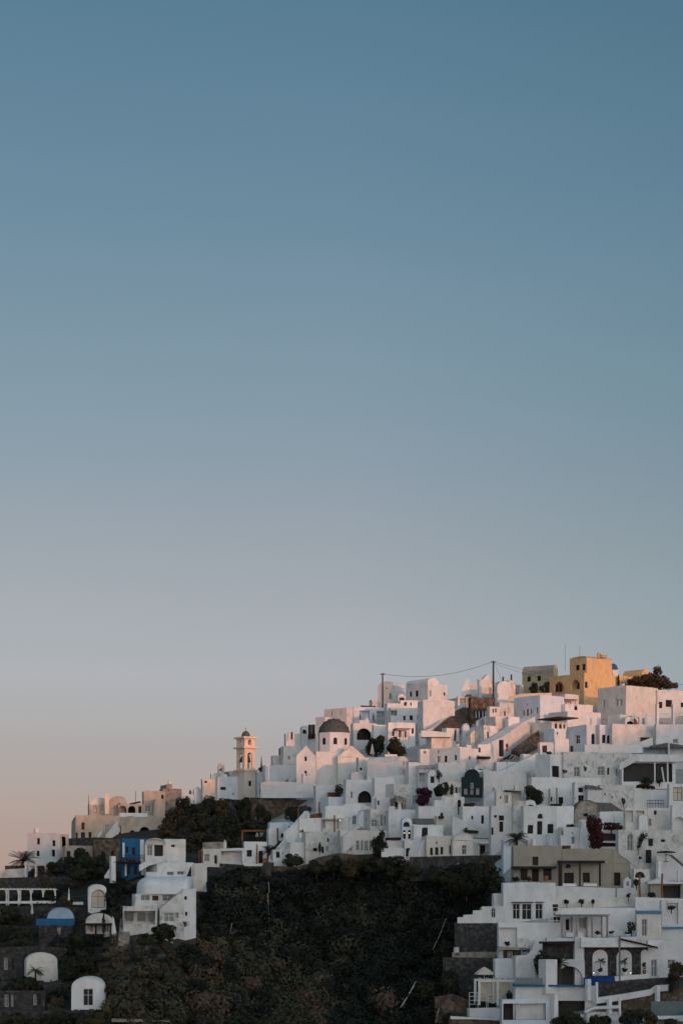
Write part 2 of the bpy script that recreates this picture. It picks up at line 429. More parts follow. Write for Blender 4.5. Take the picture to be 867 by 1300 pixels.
def clutter(i):
    """small rooftop fittings that break the straight parapets"""
    root=i['root']; rng=random.Random(zlib.crc32(root['label'].encode())); w,d,T,r,l=i['w'],min(i['d'],9),i['T'],i['r'],i['l']; Z=Vector((0,0,1)); yaw=math.atan2(r.y,r.x)
    if rng.random()<.30:
        a=rng.uniform(0,.55)*w; n=rng.uniform(.2,.42)*w; h=rng.uniform(.25,.6); bm=bmesh.new(); box(bm,T+r*(a+n/2)+l*.16+Z*(h/2-.1),(n,.30,h+.2),yaw); part('parapet',bm,'whitewash',root)
    if rng.random()<.34:
        p=T+r*w*rng.uniform(.15,.85)+l*rng.uniform(.6,d*.6); h=rng.uniform(.7,1.3); bm=bmesh.new(); box(bm,p+Z*(h/2-.4),(.5,.5,h+.8),yaw); part('chimney',bm,'limewash',root)
        bm=bmesh.new(); lathe(bm,p+Z*h,[(.26,-.02),(.3,.1),(.16,.16),(.16,.34),(.22,.4),(0,.46)],8); part('chimney_cap',bm,rng.choice(['limewash','metal','terracotta']),root)
    if rng.random()<.24:
        p=T+r*w*rng.uniform(.2,.8)+l*d*rng.uniform(.3,.7); h=rng.uniform(1.6,2.6); bm=bmesh.new(); tube(bm,[p-Z*.4,p+Z*h],.03,n=4)
        for k in range(4): box(bm,p+Z*(h-.12-k*.16),(.7-.1*k,.03,.03),yaw+.5)
        part('antenna',bm,'metal',root)
    if rng.random()<.12:
        p=T+r*w*rng.uniform(.25,.75)+l*d*rng.uniform(.35,.6); bm=bmesh.new(); tube(bm,[p+Z*.75-r*.6,p+Z*.75+r*.6],.27,n=10); part('water_heater',bm,'old_whitewash',root)
        bm=bmesh.new(); box(bm,p-l*.5+Z*.25,(1.3,1.2,.06),yaw); part('solar_panel',bm,'glass',root)
    if rng.random()<.10:
        p=T+r*w*rng.uniform(.2,.8)+l*.5+Z*.35; bm=bmesh.new(); lathe(bm,p,[(.0,-.05),(.25,-.02),(.4,.08)],12); bmesh.ops.rotate(bm,verts=bm.verts,cent=p,matrix=__import__('mathutils').Matrix.Rotation(1.1,3,'X')); part('satellite_dish',bm,'old_whitewash',root)
# ------------------------------------------------------------------ plants and props
def leafq(bm, c, s, rng, flat=0, out=None):
    th=rng.uniform(0,6.283); z=rng.uniform(-1,1); r=math.sqrt(max(0,1-z*z)); nrm=Vector((r*math.cos(th),r*math.sin(th),z+flat))
    if out is not None: nrm=nrm*.3+out
    nrm=nrm.normalized() if nrm.length>1e-4 else Vector((0,0,1))
    u=nrm.orthogonal().normalized(); v=nrm.cross(u); a=rng.uniform(0,6.283)
    u,v=u*math.cos(a)+v*math.sin(a), v*math.cos(a)-u*math.sin(a)
    q(bm, c-u*s*.9-v*s*.25, c-v*s*.6, c+u*s*.9, c+v*s*.6)
def crown(bm, c, rx, ry, rz, n, s, rng, clumps=7, under=.3):
    cl=[]
    for i in range(clumps):
        t=rng.uniform(0,6.283); e=rng.uniform(-under,1); rr=rng.uniform(.35,.8)
        cl.append((Vector((rx*rr*math.cos(t)*math.sqrt(1-e*e*.6),ry*rr*math.sin(t)*math.sqrt(1-e*e*.6),rz*e*.75)), rng.uniform(.32,.55)))
    cl.append((Vector((0,0,-rz*.15)),.8)); cl.append((Vector((0,0,-rz*.1)),.78))
    for i in range(n):
        o,k=rng.choice(cl)
        while True:
            p=Vector((rng.uniform(-1,1),rng.uniform(-1,1),rng.uniform(-1,1)))
            if .25<p.length<1: break
        p=p*(p.length**-.35)
        leafq(bm, Vector(c)+o+Vector((p.x*rx*k,p.y*ry*k,p.z*rz*k)), s*rng.uniform(.6,1.3), rng, 0, p.normalized())
def shrub(label,x,y0,y1,w,mat='leaf_dark',cat='shrub',name='shrub',n=None,D=None,dD=0,s=None,stem=.25,seed=None,group=None):
    """foliage ball between photo rows y0 (top) and y1 (foot), w px wide"""
    D=(D or Dt(x,y1))+dD
    b=P(x,y1,D); H=(y1-y0)/F*D; Wd=w/F*D
    rng=random.Random(seed if seed is not None else hash((x,y0))%9999)
    t=thing(name,label,cat,b,group)
    bm=bmesh.new(); crown(bm,b+Vector((0,0,H*.46)),Wd/2,Wd/2*.9,H*.5,n or int(min(2600,320+Wd*H*120)),s or max(.12,min(.28,.045*Wd+.08)),rng,9,.75)
    part('foliage' if cat!='tree' else 'crown',bm,mat,t)
    bm=bmesh.new(); 
    for k in range(4):
        a=rng.uniform(0,6.28); tube(bm,[b+Vector((0,0,-.5)),b+Vector((Wd*.08*math.cos(a),Wd*.08*math.sin(a),H*.25)),b+Vector((Wd*.25*math.cos(a),Wd*.25*math.sin(a),H*.6))],.05+.012*Wd,.02)
    part('stem' if cat!='tree' else 'trunk',bm,'bark',t)
    return t
def cypress(label,x,y0,y1,w,D=None,dD=0,mat='leaf_dark'):
    D=(D or Dt(x,y1))+dD; b=P(x,y1,D); H=(y1-y0)/F*D; r=w/F*D/2; rng=random.Random(int(x*7+y0))
    t=thing('cypress',label,'tree',b); bm=bmesh.new()
    for i in range(420):
        h=rng.random()**.8; k=r*min(1,3.2*(1-h))*(.75+.25*min(1,h*6)); a=rng.uniform(0,6.28); rr=k*math.sqrt(rng.random())
        leafq(bm,b+Vector((rr*math.cos(a),rr*math.sin(a),.15+h*(H-.2))),.12,rng)
    part('crown',bm,mat,t); bm=bmesh.new(); tube(bm,[b-Vector((0,0,.4)),b+Vector((0,0,H*.7))],.07,.02); part('trunk',bm,'bark',t)
def palm(label,x,y0,y1,w,D=None,dD=0,nf=26,mat='leaf_dark',trunk=.35,seed=1,name='palm_tree',tr=.22):
    D=(D or Dt(x,y1))+dD; b=P(x,y1,D); H=(y1-y0)/F*D; L=w/F*D/2*1.18; rng=random.Random(seed)
    t=thing(name,label,'palm' if name=='palm_tree' else 'plant',b); top=b+Vector((0,0,H*trunk))
    bm=bmesh.new(); tube(bm,[b-Vector((0,0,.6)),b+Vector((.03,0,H*trunk*.5)),top],tr,tr*.8,8); part('trunk',bm,'bark',t)
    bm=bmesh.new()
    for i in range(nf):
        a=rng.uniform(0,6.283); e=rng.uniform(-.15,1.25); l=L*rng.uniform(.8,1.05); hmax=H*(1-trunk)
        d=Vector((math.cos(a),math.sin(a),0)); prev=None; sd=Vector((-d.y,d.x,0))
        pts=[]
        for k in range(9):
            s=k/8; pts.append(top+d*l*s*math.cos(e*.8)*(1-.1*s)+Vector((0,0,min(hmax*.98,l*(s*math.sin(e)-.42*s*s)))))
        for k in range(8):
            p,p2=pts[k],pts[k+1]; s=k/8
            for sg in (-1,1):
                for m in (0,.5):
                    o=p.lerp(p2,m); ll=l*.26*math.sin(math.pi*min(1,.18+s*.82))+.1
                    tip=o+sd*sg*ll*.75+(p2-p).normalized()*ll*.7+Vector((0,0,-.18*ll))
                    wv=(p2-p)*.32
                    q(bm,o,o+wv,tip)
        tube(bm,pts,.035,.012,3)
    part('crown',bm,mat,t)
    return t
def umbrella(label,x,y0,y1,w,mat='canvas',D=None,dD=0,group=None,rise=.28):
    D=(D or Dt(x,y1))+dD; b=P(x,y1,D); H=(y1-y0)/F*D; r=w/F*D/2
    t=thing('parasol',label,'parasol',b,group); bm=bmesh.new(); lathe(bm,b,[(r,H*(1-rise)-.15),(r,H*(1-rise)),(r*.55,H*(1-rise*.42)),(.05,H),(.01,H+.05)],8); 
    part('canopy',bm,mat,t); bm=bmesh.new(); tube(bm,[b,b+Vector((0,0,H*.97))],.05); part('pole',bm,'canvas' if mat!='black_canvas' else 'metal',t)
    bm=bmesh.new(); lathe(bm,b,[(.35,0),(.35,.08),(.06,.12),(.06,.3)],10); part('base',bm,'metal',t)
def folded(label,x,y0,y1,w=3,mat='canvas',D=None,dD=0,group=None):
    D=(D or Dt(x,y1))+dD; b=P(x,y1,D); H=(y1-y0)/F*D; r=w/F*D/2
    t=thing('folded_parasol',label,'parasol',b,group); bm=bmesh.new()
    lathe(bm,b,[(.05,H*.22),(r,H*.27),(r*.82,H*.45),(r*.5,H*.7),(r*.28,H*.9),(.02,H)],9); part('canopy',bm,mat,t)
    bm=bmesh.new(); tube(bm,[b-Vector((0,0,.1)),b+Vector((0,0,H*.95))],.045); part('pole',bm,'metal',t)
def railing(label,pts,hpx,mat='white_canvas',D=None,dD=0,bars=None,rails=2):
    """pts = foot line in photo px"""
    W=[P(p[0],p[1],(p[2] if len(p)>2 else (D or Dt(*p[:2])))+dD) for p in pts]; D0=W[0].y; h=hpx/F*D0
    t=thing('railing',label,'railing',W[0]); bm=bmesh.new()
    for k in range(rails):
        z=Vector((0,0,h*(1-k/ rails)))
        for a,b in zip(W,W[1:]): tube(bm,[a+z,b+z],.045,n=4)
    if bars and bars<.8:
        for a,b in zip(W,W[1:]):
            n=max(1,int((b-a).length/bars))
            for i in range(n+1): p=a.lerp(b,i/n); tube(bm,[p-Vector((0,0,.15)),p+Vector((0,0,h))],.03,n=4)
        part('lattice',bm,mat,t)
    else:
        part('rail',bm,mat,t)
        for a,b in zip(W,W[1:]):
            n=max(1,int((b-a).length/(bars or 1.4)))
            for i in range(n+1): bm=bmesh.new(); p=a.lerp(b,i/n); tube(bm,[p-Vector((0,0,.15)),p+Vector((0,0,h))],.05,n=4); part('post',bm,mat,t)
def pergola(label,x0,x1,yt,yb,dep=3,mat='dark_wood',roofmat=None,D=None,dD=0,np_=2,a=4,post=.12,slats=8,curtain=None,name='pergola',beam=.16):
    xm=(x0+x1)/2; D=(D or Dt(xm,yb))+dD; A=P(x0,yb,D); B=P(x1,yb,D); H=(yb-yt)/F*D; r=(B-A); w=r.length; r.normalize()
    r=Vector((math.cos(R_(a)),math.sin(R_(a)),0)); bk=Vector((-r.y,r.x,0)); Z=Vector((0,0,1))
    t=thing(name,label,name.replace('_',' '),A)
    for j in (0,1):
        for i in range(np_+1 if np_>1 else 2):
            n=np_ if np_>1 else 1
            p=A+r*(w*i/n)+bk*(dep*j); bm=bmesh.new(); box(bm,p+Z*(H/2-.3),(post,post,H+.6-beam*2),R_(a)); part('post',bm,mat,t)
    bm=bmesh.new()
    for j in (0,1): box(bm,A+r*w/2+bk*dep*j+Z*(H-beam*1.5),(w+.3,post*.9,beam),R_(a))
    part('beam',bm,mat,t)
    bm=bmesh.new()
    if roofmat: box(bm,A+r*w/2+bk*dep/2+Z*(H-beam*.4),(w+.7,dep+.6,beam*.7),R_(a)); part('awning',bm,roofmat,t)
    else:
        for i in range(slats): box(bm,A+r*(w*(i+.5)/slats)+bk*dep/2+Z*(H-beam*.6),(.07,dep+.4,.1),R_(a))
        part('rafter',bm,mat,t)
    if curtain:
        for i in range(np_+1):
            for sg in (-1,1):
                if (i==0 and sg<0) or (i==np_ and sg>0): continue
                p=A+r*(w*i/np_); bm=bmesh.new(); seg=w/np_
                ws=[.20,.16,.10,.05,.08,.14]; hs=[.93,.82,.66,.48,.25,.04]
                prev=None
                for k,(a_,h_) in enumerate(zip(ws,hs)):
                    row=[bm.verts.new(p+r*sg*(seg*a_*m/4)+Z*H*h_+bk*(.12+.09*(m%2))) for m in range(5)]
                    if prev:
                        for m in range(4): bm.faces.new((prev[m],prev[m+1],row[m+1],row[m]))
                    prev=row
                part('curtain',bm,curtain,t)
    return t
def chimney(label,x,yt,yb,wpx,mat='whitewash',D=None,dD=0,cap=True,name='chimney'):
    D=(D or Dt(x,yb))+dD; b=P(x,yb,D); H=(yb-yt)/F*D; w=wpx/F*D
    t=thing(name,label,'chimney',b); bm=bmesh.new(); box(bm,b+Vector((0,0,H/2-.5)),(w,w,H+1),.5); part('stack',bm,mat,t)
    if cap: bm=bmesh.new(); box(bm,b+Vector((0,0,H+.05)),(w*1.25,w*1.25,.12),.5); part('cap',bm,mat,t)
def dome_on(parent,x,yb,yt,wpx,mat,D,name='dome',n=20):
    c=P(x,yb,D); r=wpx/2/F*D; h=(yb-yt)/F*D; bm=bmesh.new(); c=c+Vector((0,r,0)); lathe(bm,c,dome_prof(r,h)+[],n); return part(name,bm,mat,parent,smooth=True)
def stairs(label,x0,y0,x1,y1,wid=2.2,n=14,mat='old_whitewash',D0=None,D1=None,dD=0,parapet=.5,name='staircase'):
    D0=(D0 or Dt(x0,y0))+dD; D1=(D1 or Dt(x1,y1))+dD
    A,B=P(x0,y0,D0),P(x1,y1,D1); d=B-A; run=Vector((d.x,d.y,0)); L=run.length; u=run.normalized(); s=Vector((-u.y,u.x,0)); 
    if s.y<0: s=-s
    Z=Vector((0,0,1)); t=thing(name,label,'stairs',A); bm=bmesh.new()
    for i in range(n):
        p=A+u*(L*(i+.5)/n); hz=d.z*(i+1)/n; box(bm,p+s*wid/2+Z*(hz/2-.75),(L/n+.002,wid,hz+1.5),math.atan2(u.y,u.x))
    part('steps',bm,mat,t)
    if parapet:
        for off,nm in ((0,'parapet'),(wid,'parapet')):
            bm=bmesh.new(); o=s*(off-(.3 if off==0 else 0)); v=[A+o-Z*1.6,A+o+Z*parapet,B+o+Z*parapet,B+o-Z*1.6]; e=s*.28
            f=[bm.verts.new(p) for p in v]; g=[bm.verts.new(p+e) for p in v]; bm.faces.new(f); bm.faces.new(g)
            for k in range(4): bm.faces.new((f[k],f[(k+1)%4],g[(k+1)%4],g[k]))
            part(nm,bm,'whitewash',t)
def pot(label,x,yt,yb,w,mat='terracotta',leaf='leaf_dark',D=None,dD=0,group=None):
    D=(D or Dt(x,yb))+dD; b=P(x,yb,D); H=(yb-yt)/F*D; r=w/2/F*D; rng=random.Random(int(x*13))
    t=thing('potted_plant',label,'plant',b,group); bm=bmesh.new(); k=.42 if leaf else .95
    lathe(bm,b,[(0,0),(r*.55,0),(r*.8,H*k*.6),(r*.7,H*k),(r*.6,H*k),(r*.6,H*k*.85),(0,H*k*.85)],10); part('pot',bm,mat,t)
    if leaf:
        bm=bmesh.new(); crown(bm,b+Vector((0,0,H*.7)),r,r,H*.32,160,.11,rng,4); part('foliage',bm,leaf,t)
def lamp(label,x,y,D,group='lit wall lamps'):
    c=P(x,y,D); t=thing('wall_lamp',label,'lamp',c,group); bm=bmesh.new(); bmesh.ops.create_uvsphere(bm,u_segments=8,v_segments=6,radius=.09); bmesh.ops.translate(bm,verts=bm.verts,vec=c); part('bulb',bm,'lamp_bulb',t)
    bm=bmesh.new(); box(bm,c+Vector((0,.12,.16)),(.16,.3,.06)); part('bracket',bm,'black_metal',t)
def lounger(x,y,D,yaw,proto=[None]):
    c=P(x,y,D)
    if proto[0] is None:
        t=thing('sun_lounger','dark folded sun lounger on the open white roof terrace','lounger',c,'sun loungers on the white terrace'); bm=bmesh.new(); box(bm,c+Vector((0,0,.35)),(1.3,.65,.08)); part('seat',bm,'dark_cloth',t)
        bm=bmesh.new(); box(bm,c+Vector((.85,0,.62)),(.8,.65,.08),0,-.8); part('backrest',bm,'dark_cloth',t)
        for sx in (-.55,.55):
            for sy in (-.27,.27): bm=bmesh.new(); box(bm,c+Vector((sx,sy,.15)),(.06,.06,.32)); part('leg',bm,'metal',t)
        proto[0]=t
    else: t=copy_tree(proto[0]); t.location=c
    t.rotation_euler.z=yaw; return t

# ------------------------------------------------------------------ terrain
def village(x,y):
    """white-washed ground: 1 inside the built-up slope"""
    edge = 1100 if x>520 else (1092 if x>430 else 1075 if x>340 else -1)
    if x>625: edge=1400
    if x>912: edge=-1
    return y<edge
def terrain():
    bm=bmesh.new(); xs=[-260+10*i for i in range(int((1150+260)/10)+1)]; N=110
    rows=[]
    for x in xs:
        ty=sky_y(x); col=[]
        for j in range(N+1):
            y=1500+(ty-1500)*j/N
            off=4.5 if x>430 else 1.0+3.5*max(0,(x-330)/100) 
            if x>560: off=5.0
            D=Dt(x,y)+off
            p=P(x,y,Dt(x,y)); p=Vector((p.x/p.y*D, D, p.z-.2))
            rough = 0 if village(x,y) else 1
            if rough:
                w=Vector((p.x*.11,p.y*.11,p.z*.11)); d=mnoise.fractal(w,1.0,2.0,4)*1.1
                ravine=max(0,1-abs(x-430)/190)*max(0,min(1,(y-1095)/40)); d+=(abs(mnoise.noise(w*.55))-.25)*2.2*ravine
                am=.55 if x<300 else 1.0; p.y += d*am*(1.0+1.8*ravine); p.z += d*.5*am-.2
            col.append((p,y,x))
        p=col[-1][0]
        for k,(dy,dz) in enumerate(((12,-.5),(40,-4),(110,-30),(200,-75))): col.append((Vector((p.x*(1+dy/400),p.y+dy,p.z+dz)),0,x))
        col.insert(0,(Vector((col[0][0].x*.2,8,-32)),1600,x)); col.insert(0,(Vector((col[0][0].x,-40,-45)),1600,x))
        rows.append(col)
    V=[[bm.verts.new(c[0]) for c in col] for col in rows]
    for i in range(len(V)-1):
        for j in range(len(V[0])-1):
            f=bm.faces.new((V[i][j],V[i+1][j],V[i+1][j+1],V[i][j+1])); _,y,x=rows[i][j]
            f.smooth=True
            if j<2 or y==0: f.material_index=0
            elif village(x+5,y-3): f.material_index=1
            elif 390<x<560 and 1085<y<1125 and mnoise.noise(Vector((x*.05,y*.08,0)))>.0: f.material_index=2
            elif 330<x<430 and 1005<y<1050: f.material_index=2
            elif 120<x<215 and 1185<y<1215 and mnoise.noise(Vector((x*.06,y*.08,3)))>.05: f.material_index=2
            else: f.material_index=0
    me=bpy.data.meshes.new('hillside'); bmesh.ops.recalc_face_normals(bm,faces=bm.faces); bm.to_mesh(me); bm.free()
    for m in ('soil','paving','rubble'): me.materials.append(MATS[m])
    o=bpy.data.objects.new('hillside',me); COL.objects.link(o); o['kind']='structure'; o['label']='steep terraced hillside under the white village'
    bm=bmesh.new(); bmesh.ops.create_grid(bm,x_segments=4,y_segments=4,size=20000); bmesh.ops.translate(bm,verts=bm.verts,vec=(0,0,-90))
    me=bpy.data.meshes.new('sea'); bm.to_mesh(me); bm.free(); me.materials.append(MATS['sea_water']); o=bpy.data.objects.new('sea',me); COL.objects.link(o); o['kind']='structure'; o['label']='calm sea far below'
terrain()
def ground(x,y):
    D=Dt(x,y)+(4.5 if x>430 else 1.0+3.5*max(0,(x-330)/100)); return P(x,y,Dt(x,y)).lerp(P(x,y,Dt(x,y)),0)+Vector((0,D-Dt(x,y),-.2))
def clear_h(x,y,D,wpx):
    """height a plant may have here without growing over a house front"""
    h=9.0
    for x0,x1,y0,y1,d in FOOT:
        if x0-wpx*.7<x<x1+wpx*.7 and y>y0:
            if y<y1+1: return 0
            h=min(h,(y-y1+1.5)/F*D)
    return h
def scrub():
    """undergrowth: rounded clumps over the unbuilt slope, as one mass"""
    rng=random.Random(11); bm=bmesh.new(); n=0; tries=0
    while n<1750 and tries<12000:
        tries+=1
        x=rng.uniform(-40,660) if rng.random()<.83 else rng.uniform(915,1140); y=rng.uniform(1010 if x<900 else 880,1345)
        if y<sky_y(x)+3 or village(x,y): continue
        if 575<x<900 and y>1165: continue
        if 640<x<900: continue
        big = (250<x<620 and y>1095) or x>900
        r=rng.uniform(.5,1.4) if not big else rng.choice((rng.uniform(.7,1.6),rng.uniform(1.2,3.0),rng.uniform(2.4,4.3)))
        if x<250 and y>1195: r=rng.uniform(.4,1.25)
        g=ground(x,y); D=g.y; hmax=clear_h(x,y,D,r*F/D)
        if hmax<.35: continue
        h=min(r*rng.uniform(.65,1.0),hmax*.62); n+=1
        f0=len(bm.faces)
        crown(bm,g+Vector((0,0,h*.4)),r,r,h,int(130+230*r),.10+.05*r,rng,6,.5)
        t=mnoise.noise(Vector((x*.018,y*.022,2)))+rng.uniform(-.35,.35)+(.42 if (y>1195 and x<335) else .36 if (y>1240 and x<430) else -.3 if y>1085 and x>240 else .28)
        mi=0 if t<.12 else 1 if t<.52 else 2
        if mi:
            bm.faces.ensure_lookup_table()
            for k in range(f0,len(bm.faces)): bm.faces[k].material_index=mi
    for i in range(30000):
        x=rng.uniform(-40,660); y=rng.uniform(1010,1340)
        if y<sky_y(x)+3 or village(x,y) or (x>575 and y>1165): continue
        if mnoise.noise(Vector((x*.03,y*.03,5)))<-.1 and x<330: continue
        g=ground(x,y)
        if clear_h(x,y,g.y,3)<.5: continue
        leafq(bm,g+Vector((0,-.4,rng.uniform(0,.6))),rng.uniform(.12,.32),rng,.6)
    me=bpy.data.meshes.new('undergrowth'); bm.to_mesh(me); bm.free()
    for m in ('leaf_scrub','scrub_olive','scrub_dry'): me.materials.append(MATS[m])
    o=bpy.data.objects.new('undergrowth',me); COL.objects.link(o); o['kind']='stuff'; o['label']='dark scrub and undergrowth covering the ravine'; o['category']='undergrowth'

# ------------------------------------------------------------------ camera, sun, sky
cam=bpy.data.cameras.new('camera'); co=bpy.data.objects.new('camera',cam); COL.objects.link(co)
co.location=(0,0,0); co.rotation_euler=(math.pi/2,0,0); cam.lens=F/1300*36; cam.sensor_width=36; cam.sensor_fit='AUTO'
cam.shift_y=(YH-650)/1300; cam.clip_end=60000; cam.clip_start=.5; SC.camera=co
SUN_AZ, SUN_EL = R_(32), R_(3.2)      # azimuth measured to the right of straight behind the viewer
sd=Vector((math.sin(SUN_AZ)*math.cos(SUN_EL),-math.cos(SUN_AZ)*math.cos(SUN_EL),math.sin(SUN_EL)))
sl=bpy.data.lights.new('sun','SUN'); so=bpy.data.objects.new('sun',sl); COL.objects.link(so); so.rotation_euler=sd.to_track_quat('Z','Y').to_euler()
sl.energy=2.0; sl.angle=R_(.5); sl.color=(.86,.30,.125)
def hill_behind():
    """the higher rim the low sun comes over, behind and right of the viewer"""
    prof=[(-600,-80),(-100,-40),(60,5),(120,32),(169,51.8),(197,56.5),(212,55.5),(229,56.8),(240,60.5),(251,65),(290,72),(400,88),(560,98),(800,70),(1200,10),(1700,-95)]
    def H(u):
        for (a,ha),(b,hb) in zip(prof,prof[1:]):
            if a<=u<=b: return ha+(hb-ha)*(u-a)/(b-a)
        return -95
    sx,sy=math.sin(SUN_AZ),-math.cos(SUN_AZ); px,py=math.cos(SUN_AZ),math.sin(SUN_AZ); v0=240; te=math.tan(SUN_EL)
    bm=bmesh.new(); us=[-600+12*i for i in range(192)]; vs=[-150,-90,-50,-22,-8,0,12,40,90,170,300,500]
    rows=[]
    for u in us:
        top=H(u)+.8*mnoise.noise(Vector((u*.05,0,0)))
        rows.append([bm.verts.new((px*u+sx*(v0+v), py*u+sy*(v0+v), max(-95, top-(abs(v)**1.02)*(.62 if v<0 else .35)-(2.5*mnoise.noise(Vector((u*.03,v*.03,1))) if v else 0)))) for v in vs])
    for A,B in zip(rows,rows[1:]):
        for k in range(len(vs)-1): bm.faces.new((A[k],A[k+1],B[k+1],B[k]))
    me=bpy.data.meshes.new('hills'); bmesh.ops.recalc_face_normals(bm,faces=bm.faces); bm.to_mesh(me); bm.free(); me.materials.append(MATS['soil']); o=bpy.data.objects.new('hills',me); COL.objects.link(o); o['kind']='structure'; o['label']='higher rim of the island hiding the low sun'
hill_behind()
def world():
    w=bpy.data.worlds.new('World'); SC.world=w; w.use_nodes=True; nt=w.node_tree; N=nt.nodes; L=nt.links
    bg=N['Background']; sky=N.new('ShaderNodeTexSky'); sky.sky_type='NISHITA'; sky.sun_disc=False; sky.sun_elevation=SUN_EL
    sky.sun_rotation=math.atan2(sd.x,sd.y); sky.altitude=200; sky.air_density=1.3; sky.dust_density=2.0; sky.ozone_density=2.0
    tc=N.new('ShaderNodeTexCoord'); sp=N.new('ShaderNodeSeparateXYZ'); L.new(tc.outputs['Generated'],sp.inputs[0])
    # dusk gradient by elevation (z of the direction), rose near the horizon, steel blue higher up
    cr=N.new('ShaderNodeValToRGB'); L.new(sp.outputs['Z'],cr.inputs[0]); e=cr.color_ramp; e.interpolation='B_SPLINE' if False else 'LINEAR'
    def lin(r,g,b): return tuple(((c/255)/12.92 if c/255<.04045 else ((c/255+.055)/1.055)**2.4) for c in (r,g,b))+(1,)
    stops=SKY_STOPS
    while len(e.elements)<len(stops): e.elements.new(.5)
    for el,(row,c) in zip(e.elements,stops):
        t=(YH-row)/F; el.position=t/math.sqrt(1+t*t); el.color=lin(*c)
    # the sky deepens a little towards the right
    az=N.new('ShaderNodeMapRange'); L.new(sp.outputs['X'],az.inputs[0]); az.inputs[1].default_value=.0; az.inputs[2].default_value=.17
    lo=N.new('ShaderNodeMapRange'); L.new(sp.outputs['X'],lo.inputs[0]); lo.inputs[1].default_value=.5; lo.inputs[2].default_value=.2
    ml=N.new('ShaderNodeMath'); ml.operation='MULTIPLY'; L.new(az.outputs[0],ml.inputs[0]); L.new(lo.outputs[0],ml.inputs[1])
    mx=N.new('ShaderNodeMix'); mx.data_type='RGBA'; mx.blend_type='MULTIPLY'; L.new(ml.outputs[0],mx.inputs['Factor']); L.new(cr.outputs[0],mx.inputs[6]); mx.inputs[7].default_value=SKY_WARM
    # faint uneven haze, long and flat
    mpg=N.new('ShaderNodeMapping'); L.new(tc.outputs['Generated'],mpg.inputs['Vector']); mpg.inputs['Scale'].default_value=(2.2,2.2,9.0)
    hz=N.new('ShaderNodeTexNoise'); hz.inputs['Scale'].default_value=1.6; hz.inputs['Detail'].default_value=5; L.new(mpg.outputs[0],hz.inputs['Vector'])
    hr=N.new('ShaderNodeMapRange'); L.new(hz.outputs[0],hr.inputs[0]); hr.inputs[1].default_value=.3; hr.inputs[2].default_value=.7; hr.inputs[3].default_value=.975; hr.inputs[4].default_value=1.025
    hm=N.new('ShaderNodeVectorMath'); hm.operation='SCALE'; L.new(mx.outputs[2],hm.inputs[0]); L.new(hr.outputs[0],hm.inputs['Scale'])
    # the physical sky adds the glow round the low sun behind the viewer
    sc=N.new('ShaderNodeVectorMath'); sc.operation='SCALE'; L.new(sky.outputs[0],sc.inputs[0]); sc.inputs['Scale'].default_value=SKY_N
    dm=N.new('ShaderNodeVectorMath'); dm.operation='SCALE'; L.new(hm.outputs[0],dm.inputs[0]); dm.inputs['Scale'].default_value=10.0*SKY_G
    ad=N.new('ShaderNodeVectorMath'); ad.operation='ADD'; L.new(sc.outputs[0],ad.inputs[0]); L.new(dm.outputs[0],ad.inputs[1])
    # added sky fill behind the viewer, lifting shaded walls: broad pale veil, horizon band
    b=N.new('ShaderNodeMapRange'); b.interpolation_type='SMOOTHSTEP'; dt=N.new('ShaderNodeVectorMath'); dt.operation='DOT_PRODUCT'; L.new(tc.outputs['Generated'],dt.inputs[0]); dt.inputs[1].default_value=(math.sin(SUN_AZ+.15),-math.cos(SUN_AZ+.15),0); L.new(dt.outputs['Value'],b.inputs[0]); b.inputs[1].default_value=.0; b.inputs[2].default_value=.95
    m8=N.new('ShaderNodeMath'); m8.operation='MULTIPLY'; L.new(sp.outputs['Z'],m8.inputs[0]); m8.inputs[1].default_value=-9.0
    ex=N.new('ShaderNodeMath'); ex.operation='EXPONENT'; L.new(m8.outputs[0],ex.inputs[0]); ex.use_clamp=True
    out=ad
    for src,colr,k in ((None,VEIL[0],VEIL[1]),(ex,BAND[0],BAND[1])):
        f=N.new('ShaderNodeMath'); f.operation='MULTIPLY'; L.new(b.outputs[0],f.inputs[0])
        if src: L.new(src.outputs[0],f.inputs[1])
        else: f.inputs[1].default_value=1.0
        c=N.new('ShaderNodeVectorMath'); c.operation='SCALE'; c.inputs[0].default_value=colr; g=N.new('ShaderNodeMath'); g.operation='MULTIPLY'; L.new(f.outputs[0],g.inputs[0]); g.inputs[1].default_value=k*10; L.new(g.outputs[0],c.inputs['Scale'])
        a2=N.new('ShaderNodeVectorMath'); a2.operation='ADD'; L.new(out.outputs[0],a2.inputs[0]); L.new(c.outputs[0],a2.inputs[1]); out=a2
    L.new(out.outputs[0],bg.inputs['Color']); bg.inputs['Strength'].default_value=.1
SKY_STOPS=[(1150, (166.5, 144.8, 134.8)), (1055, (153.3, 142.7, 146.3)), (957, (141.4, 139.2, 156.1)), (853, (143.4, 144.5, 164.0)), (705, (127.8, 129.2, 146.7)), (600, (112.5, 120.7, 140.3)), (505, (100.7, 116.8, 135.0)), (250, (74.2, 101.7, 123.7)), (0, (50.7, 87.7, 109.6)), (-900, (78, 104, 118))]
VEIL=((.82,.98,1.07),.38); BAND=((1.03,1.0,.985),4.3)
SKY_WARM=(.70,.85,.87,1); SKY_N=1.0; SKY_G=1.0
world()
vs=SC.view_settings; vs.view_transform='Standard'; vs.look='None'; vs.exposure=0; vs.gamma=1; vs.use_curve_mapping=False
SC.render.engine='CYCLES'; SC.cycles.max_bounces=6; SC.cycles.diffuse_bounces=4; SC.cycles.use_denoising=True
# =================================================================== TOP OF THE HILL, RIGHT
H=house
